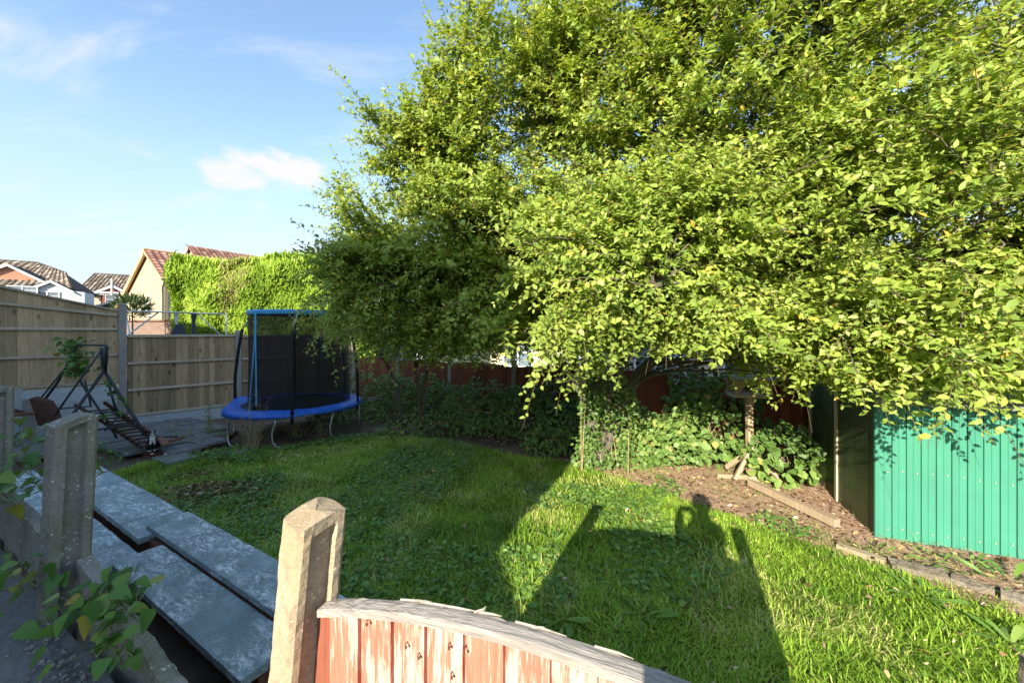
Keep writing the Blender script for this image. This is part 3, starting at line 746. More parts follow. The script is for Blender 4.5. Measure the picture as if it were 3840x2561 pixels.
for j in range(9):
    z = TZ + 0.01 + (NTOP - TZ - .01) * j / 8
    for i in range(64):
        a = 2 * math.pi * i / 64
        r = NR * (1 - 0.02 * math.sin(math.pi * j / 8)) + 0.008 * mnoise.noise(V((math.cos(a) * 4, math.sin(a) * 4, j * .6)))
        vs.append(V((NC.x + r * math.cos(a), NC.y + r * math.sin(a), z)))
for j in range(8):
    for i in range(64): fs.append((j * 64 + i, j * 64 + (i + 1) % 64, (j + 1) * 64 + (i + 1) % 64, (j + 1) * 64 + i))
mb = MB(); mb.add(vs, fs); mb.build('safety_net', M['net'], tr, True)
vs, fs = [], []
for j, (dr, z) in enumerate(((0.004, NTOP - .075), (0.016, NTOP - .03), (0.014, NTOP + .012), (-.012, NTOP + .012))):
    for i in range(64):
        a = 2 * math.pi * i / 64; vs.append(V((NC.x + (NR + dr) * math.cos(a), NC.y + (NR + dr) * math.sin(a), z + .012 * mnoise.noise(V((math.cos(a) * 5, math.sin(a) * 5, 0))))))
for j in range(3):
    for i in range(64): fs.append((j * 64 + i, j * 64 + (i + 1) % 64, (j + 1) * 64 + (i + 1) % 64, (j + 1) * 64 + i))
mb = MB(); mb.add(vs, fs); mb.build('top_band', M['cyan'], tr, True)
for deg in (184, -64, 4, 66, 122):
    a = math.radians(deg); d = V((math.cos(a), math.sin(a), 0))
    def q(r, z): return TC + d * r + UP * z
    top = NC + d * (NR + .02) + UP * (NTOP - .02)
    pts = [q(1.30, .45), q(1.305, 1.0), q(1.30, 1.25), q(1.27, 1.5), q(1.24, 1.75), q(1.20, 2.0), q(1.15, 2.25)]
    mb = MB(); mb.tube(pts, 0.030, 8); po = mb.build('pole', M['black'], tr, True)
    mb = MB(); mb.tube([pts[-1], top], 0.014, 6); mb.build('pole_tip', M['steel'], po, True)
for deg in (236, 284, 330, 20, 80, 140, 190):
    a = math.radians(deg); d = V((math.cos(a), math.sin(a), 0)); s = V((-d.y, d.x, 0))
    base = TC + d * 1.27
    pts = [base + UP * .56, base + s * -.03 + UP * .45, base - s * .075 + UP * .28, base - s * .06 + UP * .12, base - s * .0 + UP * 0.03, base + s * .10 + UP * .012, base + s * .2 + UP * .01]
    mb = MB(); mb.tube(pts, 0.017, 7); lo = mb.build('leg', M['steel'], tr, True)
# light blue entrance tapes on the net
def on_net(a, z, out=0.012): return V((NC.x + (NR + out) * math.cos(a), NC.y + (NR + out) * math.sin(a), z))
a0 = math.radians(246); 
def tape(pts, w):
    mb = MB(); vs, fs = [], []
    for (a, z) in pts:
        da = w / 2 / NR
        vs += [on_net(a - da, z), on_net(a + da, z), on_net(a + da, z, .018), on_net(a - da, z, .018)]
    for i in range(len(pts) - 1):
        for k in range(4): fs.append((i * 4 + k, i * 4 + (k + 1) % 4, (i + 1) * 4 + (k + 1) % 4, (i + 1) * 4 + k))
    fs += [(0, 1, 2, 3), tuple(len(vs) - 4 + k for k in range(4))[::-1]]
    mb.add(vs, fs); return mb.build('entrance_tape', M['cyan'], tr)
A = math.radians
tape([(A(246.5), NTOP - .05), (A(246.5), 2.3), (A(246), 2.08)], 0.06)
tape([(A(245.7), 2.08), (A(242), 1.6), (A(237), 1.05), (A(233), .62)], 0.035)
tape([(A(247), 2.08), (A(247.5), 1.6), (A(248), 1.15), (A(248), .75)], 0.035)

# ------------------------------------------------------------------ the house behind the photographer (it casts the big shade)
def tiled_slope(name, mat, parent, ridge_a, ridge_b, eave_a, eave_b, cols, rows, lift=0.035, single=False, seed=0, limit=10 ** 6):
    """roof tiles laid in courses between a ridge line and an eave line; every tile has a roll, a pan and a thick lower edge"""
    ra, rb, ea, eb = V(ridge_a), V(ridge_b), V(eave_a), V(eave_b)
    nrm = (rb - ra).cross(ea - ra).normalized()
    if nrm.z < 0: nrm = -nrm
    rr = random.Random(seed); prof = [(0.0, 0.0), (0.45, 0.15), (0.62, 1.0), (0.82, 1.0), (1.0, 0.1)]
    def pt(s, t): return ra.lerp(rb, s).lerp(ea.lerp(eb, s), t)
    vs, ts, tn = [], [], []
    for r in range(rows):
        for c in range(cols):
            s0_, s1_ = c / cols, (c + 1) / cols; ta, tb = r / rows, (r + 1.12) / rows
            off = len(vs); tint = min(1, max(0, rr.gauss(.5, .25)))
            loc = []
            for (f, k) in prof:
                s = s0_ + (s1_ - s0_) * f
                loc += [pt(s, ta) + nrm * (lift * k * .8 + .002), pt(s, tb) + nrm * (lift * (k + .75)), pt(s, tb) + nrm * (lift * (k - .2))]
            vs += loc; tn += [tint] * len(loc)
            for i in range(len(prof) - 1):
                a = off + i * 3; b = a + 3
                ts += [(a, b, b + 1), (a, b + 1, a + 1), (a + 1, b + 1, b + 2), (a + 1, b + 2, a + 2)]
    me = np_mesh(name, np.array([tuple(p) for p in vs]), np.array(ts), np.array(tn)); return link(name, me, mat, parent)

hc = V((-2.95, -2.55, 0))
hs = thing('house', 'terraced house that stands behind the viewpoint with its eaves along the garden', 'house', tuple(hc + UP * .72))
EZ, RZ, LEN, DEP = 5.5, 8.1, 17.0, 4.0
def hp(u, n, z): p = hc + U2 * u + N2 * n; return V((p.x, p.y, z))
mb = MB(); mb.prism([hp(0, 0, .6), hp(-LEN, 0, .6), hp(-LEN, -2 * DEP, .6), hp(0, -2 * DEP, .6)], UP * (EZ - .6)); mb.build('wall', M['creambrick'], hs)
mb = MB()
mb.prism([hp(-.002, .001, EZ + .002), hp(-.002, -2 * DEP, EZ + .002), hp(-.002, -DEP, RZ - .12)], -U2 * (LEN - .01)); mb.build('gable', M['creambrick'], hs)
mb = MB()
for sgn in (0, 1):
    a = -DEP - (DEP + .25 if sgn else -DEP - .25)
    ea, rd = hp(.12, a, EZ - .05), hp(.12, -DEP, RZ)
    th = V((0, 0, .12)); mb.prism([ea, rd, rd + th, ea + th], -U2 * (LEN + .24))
mb.build('roof', M['tile_red'], hs)
pr_ = thing('shade_lean_to', 'unseen lean-to form added beside the house behind the viewpoint to shade the near lawn', 'porch', tuple(hp(.6, -1.4, .72)))  # added occluder, its roof line shaped to close off the sunlit lawn
mb = MB(); mb.prism([hp(.02, -.1, .7), hp(1.0, -.1, .7), hp(1.0, -.1, 2.54), hp(.55, -.1, 2.60), hp(.02, -.1, 2.84)], N2 * -2.4); mb.build('wall', M['creambrick'], pr_)
mb = MB(); mb.prism([hp(.02, .0, 2.845), hp(.55, .0, 2.605), hp(1.05, .0, 2.545), hp(1.05, .0, 2.605), hp(.55, .0, 2.67), hp(.02, .0, 2.92)], N2 * -2.6); mb.build('roof', M['tile_red'], pr_)
for i in range(5):
    for z0 in (1.6, 4.1):
        w = MB(); c = hp(-2.2 - i * 3.2, 0.01, z0 + .6); w.obox(c, .65, .03, .62, U2, N2); wo = w.build('window', M['white'], hs)
        w = MB(); w.obox(c + N2 * .032, .56, .004, .53, U2, N2); w.build('pane', M['glass'], wo)

# ------------------------------------------------------------------ the photographer (behind the fence, seen as a shadow)
def skinned(name, pts, edges, radii, mat, parent=None, root=0, sub=2, M_=None):
    me = bpy.data.meshes.new(name); me.from_pydata([tuple(p) for p in pts], edges, []); me.update()
    o = bpy.data.objects.new(name, me); COL.objects.link(o); me.materials.append(mat)
    if parent is not None:
        o.parent = parent; o.matrix_local = W[parent].inverted() @ (M_ or Matrix.Identity(4))
    else: o.matrix_world = M_ or Matrix.Identity(4)
    W[o] = (M_ or Matrix.Identity(4)).copy()
    s = o.modifiers.new('skin', 'SKIN'); s.use_smooth_shade = True
    if not me.skin_vertices:
        ly = me.attributes.get('skin')
    for i, r in enumerate(radii):
        rr = r if isinstance(r, tuple) else (r, r)
        me.skin_vertices[0].data[i].radius = rr
        me.skin_vertices[0].data[i].use_root = (i == root)
    ss = o.modifiers.new('sub', 'SUBSURF'); ss.levels = sub; ss.render_levels = sub
    return o
def person():
    hx, hy, hz = 0.165, -0.165, 2.285
    t = thing('person', 'person holding up a phone behind the near fence, seen as a shadow on the lawn', 'person', (0.18, -0.22, 0.72))
    J, E, R = [], [], []
    def v(p, r, par=None):
        J.append(V(p)); R.append(r)
        if par is not None: E.append((par, len(J) - 1))
        return len(J) - 1
    pel = v((.18, -.27, 1.55), (.155, .115)); wa = v((.18, -.265, 1.72), (.135, .105), pel); ch = v((.175, -.255, 1.92), (.165, .115), wa)
    nb_ = v((.17, -.235, 2.07), (.09, .075), ch); nk = v((.17, -.21, 2.14), .068, nb_)
    hb = v((hx, hy - .03, 2.20), (.068, .078), nk); hd = v((hx, hy - .01, 2.29), (.078, .098), hb); ht = v((hx, hy - .015, 2.37), (.058, .07), hd)
    for sg in (-1, 1):
        sh = v((.175 + sg * .145, -.235, 2.085 if sg < 0 else 2.035), .074 if sg < 0 else .066, nb_)
        tgt = V((-.045 if sg < 0 else .085, -.075, 2.165))
        el = v((.175 + sg * (.2 if sg < 0 else .10), -.10, 1.78), .072, sh)
        if sg < 0: J[el] = V((-.06, -.13, 1.78))
        wr = v(tuple(tgt + V((sg * .03, -.035, -.07))), .058, el); pm = v(tuple(tgt + V((sg * .026, -.02, -.01))), (.05, .03), wr)
        for q in range(4):
            a = v(tuple(tgt + V((sg * .02, .010, -.022 + q * .017))), .0088, pm); b = v(tuple(tgt + V((-sg * .012, .022, -.022 + q * .017))), .008, a)
        a = v(tuple(tgt + V((sg * .004, -.03, .015))), .010, pm); v(tuple(tgt + V((-sg * .016, -.028, .03))), .0085, a)
        hp_ = v((.18 + sg * .09, -.27, 1.48), .088, pel); kn = v((.18 + sg * .11, -.25, 1.12), .058, hp_); an = v((.18 + sg * .12, -.29, .80), .042, kn)
        v((.18 + sg * .13, -.20, .755), (.036, .03), an)
    b = skinned('body', J, E, R, M['denim'], t)
    mb = MB()
    for (x, z, r) in ((0, 0, 1),):
        vs, fs = [], []
        for i in range(9):
            th = math.pi * i / 8
            for k in range(14):
                a = 2 * math.pi * k / 14
                p = V((math.sin(th) * math.cos(a) * .122, math.sin(th) * math.sin(a) * .135, math.cos(th) * .115))
                if p.y > .02 and p.z < .055: p.y = .02
                if p.z < -.085: p.z = -.085
                vs.append(p + V((hx, hy - .02, 2.325)))
        for i in range(8):
            for k in range(14): fs.append((i * 14 + k, (i + 1) * 14 + k, (i + 1) * 14 + (k + 1) % 14, i * 14 + (k + 1) % 14))
        mb.add(vs, fs)
    mb.build('hair', M['hair'], t, True)
    mb = MB()
    mb.add([(hx, hy + .105, 2.262), (hx - .014, hy + .075, 2.258), (hx + .014, hy + .075, 2.258), (hx, hy + .075, 2.305)], [(0, 1, 2), (0, 3, 1), (0, 2, 3), (1, 3, 2)])
    mb.build('nose', M['skin'], t)
    for sg in (-1, 1):
        mb = MB(); mb.obox((hx + sg * .03, hy + .078, 2.298), .013, .006, .007); mb.build('eye', M['white'], t)
        mb = MB(); mb.obox((hx + sg * .082, hy - .01, 2.285), .008, .02, .032); mb.build('ear', M['skin'], t, bevel=.006)
    mb = MB(); mb.obox((hx, hy + .078, 2.228), .024, .004, .005); mb.build('mouth', M['skin'], t)
    ph = MB(); ph.obox((0.02, -.062, 2.19), .078, .004, .037); o = ph.build('phone', M['lead'], None, bevel=.003); tag(o, 'dark phone held up sideways by the person behind the near fence', 'phone')
person()

# ------------------------------------------------------------------ houses beyond the left fence
def quad(mb, a, b, c, d, n=None): mb.add([a, b, c, d], [(0, 1, 2, 3)])
def slab_between(pts, th): 
    mb = MB(); mb.prism(pts, UP * -th); return mb
def window(parent, c, e, nrm, w, h, panes=2, sill=True):
    c, e, nrm = V(c), V(e), V(nrm)
    mb = MB(); t = .06
    for sx in (-1, 1): mb.obox(c + e * sx * (w / 2 - t / 2) + nrm * .02, t / 2, .04, h / 2, e, nrm)
    for sz in (-1, 1): mb.obox(c + UP * sz * (h / 2 - t / 2) + nrm * .02, w / 2 - t, .04, t / 2, e, nrm)
    for k in range(1, panes): mb.obox(c + e * (-w / 2 + w * k / panes) + nrm * .02, t / 2, .038, h / 2 - t, e, nrm)
    mb.obox(c + UP * h * .12 + nrm * .02, w / 2 - t, .03, .022, e, nrm)
    wo = mb.build('window', M['white'], parent)
    mb = MB(); mb.obox(c + nrm * .012, w / 2 - t, .006, h / 2 - t, e, nrm); mb.build('pane', M['glass'], wo)
    if sill:
        mb = MB(); mb.obox(c - UP * (h / 2 + .03) + nrm * .06, w / 2 + .06, .08, .028, e, nrm); mb.build('sill', M['white'], wo)

# cream gabled house
AP = V((-19.4, 20.0, 6.5))
ch_ = thing('house', 'cream brick house with steep gable and reddish tiled roof, beside the conifer hedge', 'house', (-19.4, 20, -.1))
def cp(u, n, z): p = AP + U2 * u + N2 * n; return V((p.x, p.y, z))
er, el_ = 2.30, 5.2; zr = AP.z - er * .70; zl = AP.z - el_ * .655
mb = MB()
mb.prism([cp(-el_ + .25, 0.12, -.1), cp(er - .18, 0.12, -.1), cp(er - .18, 0.12, zr + .1), cp(0, 0.12, AP.z - .06), cp(-el_ + .25, .12, zl + .12)], N2 * 9)
mb.build('wall', M['creambrick'], ch_)
mb = MB(); mb.prism([cp(er - .17, .14, zr - .02), cp(er - .17, .14, -.1), cp(er - .171, 8.9, -.1), cp(er - .171, 8.9, zr - .02)], U2 * .012); mb.build('side_wall', M['bufbrick'], ch_)
mb = MB(); mb.prism([cp(0, -.05, AP.z - .03), cp(er + .08, -.05, zr - .06), cp(er + .08, -.05, zr - .12), cp(0, -.05, AP.z - .15)], N2 * 9.2)
mb.prism([cp(0, -.05, AP.z - .03), cp(-el_, -.05, zl - .03), cp(-el_, -.05, zl - .15), cp(0, -.05, AP.z - .15)], N2 * 9.2); mb.build('roof', M['tile_red'], ch_)
def bargeboard(par, a, b, h, th, mat, off): 
    mb = MB(); mb.prism([V(a), V(b), V(b) - UP * h, V(a) - UP * h], off * th); return mb.build('bargeboard', mat, par)
bargeboard(ch_, cp(0, -.075, AP.z + .0), cp(-el_ - .05, -.075, zl - .02), .30, .10, M['orange_board'], N2)
bargeboard(ch_, cp(0, -.075, AP.z + .0), cp(er + .1, -.075, zr - .06), .10, .04, M['orange_board'], N2)
# separate tiles on the slope in view
tm = None; ncol, nrow, LENR = 20, 10, 6.2
Rr = V((er + .14, 0, -(er + .14) * .70)); sl = Rr.length
dn_ = (U2 * (er + .14) + UP * (-(er + .14) * .70)).normalized(); nr_ = N2.cross(dn_); nr_ = nr_ if nr_.z > 0 else -nr_
tw, th_ = LENR / ncol, sl / nrow
tm = MB(); pr = [(-.5, 0), (-.1, .12), (.12, .95), (.34, .95), (.5, .05)]
for (x, k) in pr:
    tm.v += [(x * tw, -.02, .034 * k), (x * tw, th_ * 1.12, .034 * k + .032), (x * tw, th_ * 1.12, .034 * k - .012)]
for i in range(4):
    a = i * 3; tm.f += [(a, a + 3, a + 4, a + 1), (a + 1, a + 4, a + 5, a + 2)]
tme = tm.mesh('roof_tile')
for r in range(nrow):
    for c in range(ncol):
        o_ = cp(0, -.05 + tw * (c + .5), AP.z + .01) + dn_ * th_ * r
        link('roof_tile', tme, M['tile_one'], ch_, Matrix.Translation(o_) @ Matrix(((N2.x, dn_.x, nr_.x, 0), (N2.y, dn_.y, nr_.y, 0), (N2.z, dn_.z, nr_.z, 0), (0, 0, 0, 1))))
mb = MB(); mb.tube([cp(0, -.06, AP.z + .03), cp(0, 6.2, AP.z + .03)], .075, 8); mb.build('ridge_tile', M['orange_board'], ch_)
mb = MB(); mb.tube([cp(er + .16, -.05, zr - .12), cp(er + .16, 9, zr - .12)], .055, 6); mb.build('gutter', M['lead'], ch_)
mb = MB(); mb.tube([cp(er + .14, .05, zr - .15), cp(er - .02, .02, zr - .50), cp(er - .10, .05, zr - .75), cp(er - .10, .05, 0)], .038, 6); mb.build('downpipe', M['lead'], ch_)
window(ch_, cp(.25, .11, 3.55), U2, -N2, .34, 1.15, 1, False)
# roof of the next house behind it
A2 = P(710, 921, 27.5)
h2 = thing('house', 'house behind the cream gabled one, only its reddish roof showing above the hedge', 'house', (A2.x, A2.y, -.1))
def c2p(u, n, z): p = A2 + U2 * u + N2 * n; return V((p.x, p.y, z))
mb = MB(); mb.prism([c2p(-3.4, .1, -.1), c2p(3.3, .1, -.1), c2p(3.3, .1, A2.z - 2.4), c2p(0, .1, A2.z - .05), c2p(-3.4, .1, A2.z - 2.4)], N2 * 8); mb.build('wall', M['creambrick'], h2)
mb = MB()
for sg in (-1, 1): mb.prism([c2p(0, -.1, A2.z - .02), c2p(sg * 3.6, -.1, A2.z - 2.55), c2p(sg * 3.6, -.1, A2.z - 2.67), c2p(0, -.1, A2.z - .14)], N2 * 8.2)
mb.build('roof', M['tile_red'], h2)
o = tiled_slope('roof_tiling', M['tile_red'], h2, c2p(0, -.12, A2.z), c2p(0, 8.1, A2.z), c2p(3.65, -.12, A2.z - 2.56), c2p(3.65, 8.1, A2.z - 2.56), 27, 13, .035, seed=3); o['kind'] = 'stuff'
bargeboard(h2, c2p(0, -.13, A2.z - .02), c2p(-3.7, -.13, A2.z - 2.6), .3, .06, M['white'], N2)
mb = MB(); mb.tube([P(697, 915, 27.4), P(706, 935, 27.4)], .015, 4); mb.tube([P(692, 921, 27.4), P(704, 918, 27.4)], .012, 4); mb.build('aerial', M['lead'], h2)

# far left red brick house with white gabled bay
def PB(px, py, Y): return P(px, py, Y)
bk = thing('house', 'red brick house with white bargeboards and white bay, far left above the fence', 'house', tuple(PB(130, 1250, 36)))
EB, NB = V((.83, .558, 0)), V((-.558, .83, 0))
Yb = 36.0
E_ = EB; Nf = -NB            # front faces us
def bl(px, py, Y=Yb): return P(px, py, Y)
Rg = bl(95, 981, 38.2); Rl = Rg - EB * 9
ev_r = bl(268, 1084, 35.0)
base_z = -.2
def setz(p, z): return V((p.x, p.y, z))
# main roof: ridge, right hip, front slope
FL = ev_r - EB * 14; BR = ev_r + NB * 7; BL = FL + NB * 7
Rg = bl(140, 988, 38.6); Rh = bl(247, 1027, 37.2); Rl = Rg - EB * 11; em = FL + (ev_r - FL) * .72
mb = MB()
mb.add([FL, em, ev_r, BR, BL, Rl, Rg, Rh], [(0, 1, 6, 5), (1, 2, 7, 6), (2, 3, 7), (3, 4, 5, 6), (3, 6, 7), (4, 0, 5)]); mb.build('roof', M['tile_brown'], bk)
o = tiled_slope('roof_tiling', M['tile_brown'], bk, Rl + UP * .05, Rg + UP * .05, FL + UP * .05, em + UP * .05, 22, 13, .11, seed=5); o['kind'] = 'stuff'
o = tiled_slope('roof_tiling', M['tile_brown'], bk, Rg + UP * .05, Rh + UP * .05, em + UP * .05, ev_r + UP * .05, 10, 13, .11, seed=6); o['kind'] = 'stuff'
mb = MB(); mb.tube([Rg + UP * .08, Rh + UP * .08, ev_r + UP * .08], .09, 6); mb.tube([Rl + UP * .08, Rg + UP * .08], .09, 6); mb.build('ridge_tile', M['tile_brown'], bk)
wf = [p + NB * .35 - EB * .3 for p in (FL, ev_r)]
mb = MB(); mb.prism([setz(FL + NB * .4, base_z), setz(ev_r + NB * .4 - EB * .35, base_z), setz(BR - NB * .4 - EB * .35, base_z), setz(BL - NB * .4, base_z)], UP * (ev_r.z - .05 - base_z)); mb.build('wall', M['redbrick'], bk)
# projecting brick gable with white boards
ga = bl(33, 992, 33.8); gr = bl(180, 1075, 33.2); half = (gr - ga).dot(EB); gl = ga - EB * half + UP * (gr.z - ga.z); gr = ga + EB * half + UP * (gr.z - ga.z)
mb = MB(); mb.prism([setz(gl + EB * .35, base_z), setz(gr - EB * .35, base_z), gr - EB * .35 - UP * .1, ga - UP * .12, gl + EB * .35 - UP * .1], NB * 4.0); mb.build('gable_wall', M['redbrick'], bk)
mb = MB()
for q in (gl, gr): mb.prism([ga - NB * .25, q - NB * .25, q - NB * .25 - UP * .08, ga - NB * .25 - UP * .08], NB * 5)
mb.build('gable_roof', M['tile_brown'], bk)
for q in (gl, gr): bargeboard(bk, ga - NB * .32 + UP * .02, q - NB * .32 + UP * .02, .20, .06, M['white'], NB)
window(bk, P(85, 1094, 33.1), EB, -NB, 1.75, 1.0, 2)
# white bay with its own little gable
ba = bl(193, 1052, 34.2); half = 1.15
mb = MB(); mb.prism([setz(ba - EB * half, base_z), setz(ba + EB * (half + .9), base_z), ba + EB * (half + .9) - UP * .95, ba + EB * half - UP * .85, ba - UP * .1, ba - EB * half - UP * .85], NB * 2.5); mb.build('bay', M['bay_shade_white'], bk)
mb = MB()
for sg in (-1, 1): mb.prism([ba - NB * .2, ba + EB * sg * (half + .25) - UP * .92 - NB * .2, ba + EB * sg * (half + .25) - UP * 1.0 - NB * .2, ba - UP * .08 - NB * .2], NB * 2.8)
mb.build('bay_roof', M['tile_brown'], bk)
for sg in (-1, 1): bargeboard(bk, ba - NB * .26 + UP * .02, ba + EB * sg * (half + .3) - UP * .95 - NB * .26, .22, .05, M['white'], NB)
window(bk, ba - EB * .25 - UP * 1.55 - NB * .02, EB, -NB, 1.5, 1.1, 2)
mb = MB(); mb.tube([gr - NB * .3 - UP * .2, setz(gr - NB * .1, .2)], .05, 5); mb.build('downpipe', M['lead'], bk)

# hipped house with timbered front and white gablet
th = thing('house', 'house with maroon timbered front, hipped brown roof and white gablet, beyond the sloping fence', 'house', tuple(P(370, 1250, 47)))
r0, r1 = P(342, 1018, 47), P(490, 1020, 44); r1.z = r0.z
e0 = P(285, 1096, 45.5); ez = e0.z
dv = V((.83, .558, 0)).normalized(); nv = V((dv.y, -dv.x, 0))
e1 = e0 + dv * 9.5; b0 = e0 - nv * 8; b1 = e1 - nv * 8
rm = (e0 + b0) / 2 + dv * .6; r0 = setz(rm, r0.z); r1 = setz((e1 + b1) / 2 - dv * .2, r0.z)
mb = MB(); mb.add([e0, e1, b1, b0, r0, r1], [(0, 1, 5, 4), (1, 2, 5), (2, 3, 4, 5), (3, 0, 4), (0, 3, 2, 1)]); mb.build('roof', M['tile_brown'], th)
o = tiled_slope('roof_tiling', M['tile_brown'], th, r0 + UP * .03, r1 + UP * .03, e0 + UP * .03, e1 + UP * .03, 26, 13, .11, seed=8); o['kind'] = 'stuff'
o = tiled_slope('roof_tiling', M['tile_brown'], th, r0 + UP * .03, r0 + dv * .05 + UP * .03, b0 + UP * .03, e0 + UP * .03, 20, 13, .11, seed=9); o['kind'] = 'stuff'
mb = MB(); mb.tube([r0 + UP * .06, e0 + UP * .06], .1, 6); mb.tube([r0 + UP * .06, r1 + UP * .06], .1, 6); mb.build('ridge_tile', M['tile_brown'], th)
mb = MB(); mb.prism([setz(e0 - nv * .4 + dv * .4, -.2), setz(e1 - nv * .4, -.2), setz(b1 + nv * .4, -.2), setz(b0 + nv * .4 + dv * .4, -.2)], UP * (ez + .15)); mb.build('wall', M['tudor'], th)
mb = MB(); mb.bar(e0 + nv * .05 - UP * .08, e1 + nv * .05 - UP * .08, .12, .22); mb.build('fascia', M['white'], th)
wl = e0 - nv * .4
for x0, x1 in ((.75, 2.0), (4.1, 5.4), (5.65, 7.0), (7.2, 8.6)):
    mb = MB(); c = wl + dv * (x0 + x1) / 2; c = setz(c, ez - 1.05); mb.obox(c + nv * .03, (x1 - x0) / 2, .03, .75, dv, nv); mb.build('render_panel', M['cream'], th)
gx = 3.1
gp_ = setz(wl + dv * gx + nv * .45, ez + 1.05)
mb = MB(); mb.prism([gp_ - dv * 1.9 - UP * 1.25, gp_ + dv * 1.9 - UP * 1.25, gp_], -nv * 3); mb.build('gablet', M['tudor'], th)
mb = MB()
for sg in (-1, 1): mb.prism([gp_ + nv * .1, gp_ + dv * sg * 2.1 - UP * 1.32 + nv * .1, gp_ + dv * sg * 2.1 - UP * 1.2 + nv * .1, gp_ + UP * .1 + nv * .1], -nv * 3.2)
mb.build('gablet_roof', M['tile_brown'], th)
for sg in (-1, 1): bargeboard(th, gp_ + nv * .16 + UP * .05, gp_ + dv * sg * 2.15 - UP * 1.27 + nv * .16, .30, .05, M['white'], nv)
mb = MB(); mb.bar(gp_ + nv * .22 + UP * .75, gp_ + nv * .22 - UP * 1.25, .13, .13); mb.bar(gp_ + nv * .2 - dv * 1.3 - UP * .95, gp_ + nv * .2 + dv * 1.3 - UP * .95, .1, .16); mb.build('finial', M['white'], th)
window(th, setz(wl + dv * gx + nv * .40, ez - .95), dv, nv, 1.25, 1.75, 1)
mb = MB(); mb.prism([setz(wl + dv * 2.2, -.2), setz(wl + dv * 4.0, -.2), setz(wl + dv * 4.0, ez - .2), setz(wl + dv * 2.2, ez - .2)], nv * .38); mb.build('bay', M['tudor'], th)
for x in (.45, 5.55):
    mb = MB(); mb.tube([setz(wl + dv * x + nv * .3, ez - .2), setz(wl + dv * x + nv * .12, ez - .6), setz(wl + dv * x + nv * .12, 0)], .07, 5); mb.build('downpipe', M['white'], th)
# porch roof of the timbered house
mb = MB(); pa = P(418, 1128, 42); mb.prism([pa, pa + dv * 2.0 - UP * 1.1, pa - dv * 2.6 - UP * 1.1], -nv * 3); mb.build('porch', M['tile_brown'], th)
for sg in (-1, 1): bargeboard(th, pa + nv * .1, pa + dv * sg * 2.4 - UP * 1.15 + nv * .1, .2, .05, M['white'], nv)

# low brick wall and planter beyond the fence, under the cream gable
wb = P(500, 1195, 15.0)
mb = MB(); a, b = P(455, 1200, 16.0), P(760, 1190, 15.2); mb.prism([setz(a, -.1), setz(b, -.1), setz(b, 2.62), setz(a, 2.62)], N2 * .22)
o = mb.build('brick_wall', M['brownbrick']); tag(o, 'brown brick garden wall with a tiled coping below the cream gable, beyond the fence', 'wall')
mb = MB(); mb.bar(setz(a, 2.65) + N2 * .1, setz(b, 2.65) + N2 * .1, .34, .06); co = mb.build('coping', M['tile_red'], None); co.parent = o; W[co] = Matrix.Identity(4)
# neighbour buildings glimpsed under the tree, beyond the red fence
nb1 = thing('bungalow', 'pale bungalow with a terracotta roof glimpsed under the tree, beyond the red fence', 'bungalow', (2.5, 17, -.1))
mb = MB(); q0 = V((-1.0, 17.6, 0)); q1 = q0 + BD * 12
mb.prism([setz(q0, -.1), setz(q1, -.1), setz(q1 + -BN * 5, -.1), setz(q0 - BN * 5, -.1)], UP * 1.9); mb.build('wall', M['cream'], nb1)
mb = MB(); ra_, rb_ = setz((q0 + q0 - BN * 5) / 2 - BD * .3, 2.95), setz((q1 + q1 - BN * 5) / 2 + BD * .3, 2.95)
f0, f1 = setz(q0 + BN * .35 - BD * .3, 1.85), setz(q1 + BN * .35 + BD * .3, 1.85); g0, g1 = setz(q0 - BN * 5.35 - BD * .3, 1.85), setz(q1 - BN * 5.35 + BD * .3, 1.85)
mb.add([f0, f1, rb_, ra_, g0, g1], [(0, 1, 2, 3), (3, 2, 5, 4), (0, 3, 4), (1, 5, 2), (0, 4, 5, 1)]); mb.build('roof', M['tile_red'], nb1)
o = tiled_slope('roof_tiling', M['tile_red'], nb1, ra_ + UP * .02, rb_ + UP * .02, f0 + UP * .02, f1 + UP * .02, 40, 10, .035, seed=12); o['kind'] = 'stuff'
for i in range(4): window(nb1, setz(q0 + BD * (1.5 + i * 2.9) + BN * .02, 1.15), BD, BN, 1.5, 1.05, 2)
nb2 = thing('conservatory', 'white framed conservatory glimpsed between trampoline and tree, beyond the red fence', 'conservatory', tuple(P(1450, 1310, 16)))
k0 = P(1330, 1330, 16.2); k0.z = -.1
kd = V((1, -.18, 0)).normalized(); kn = V((kd.y, -kd.x, 0))
mb = MB(); mb.prism([setz(k0, -.1), setz(k0 + kd * 3.6, -.1), setz(k0 + kd * 3.6, .7), setz(k0, .7)], -kn * .2); mb.build('wall', M['cream'], nb2)
for i in range(6):
    mb = MB(); mb.obox(setz(k0 + kd * i * .72, 1.3), .035, .05, .6, kd, kn); mb.build('mullion', M['white'], nb2)
for i in range(5):
    mb = MB(); mb.obox(setz(k0 + kd * (i + .5) * .72, 1.3), .32, .01, .58, kd, kn); mb.build('pane', M['glass'], nb2)
mb = MB(); mb.prism([setz(k0 - kd * .1 + kn * .1, 1.9), setz(k0 + kd * 3.7 + kn * .1, 1.9), setz(k0 + kd * 3.7 - kn * 1.6, 2.1), setz(k0 - kd * .1 - kn * 1.6, 2.1)], UP * .1); mb.build('roof', M['white'], nb2)

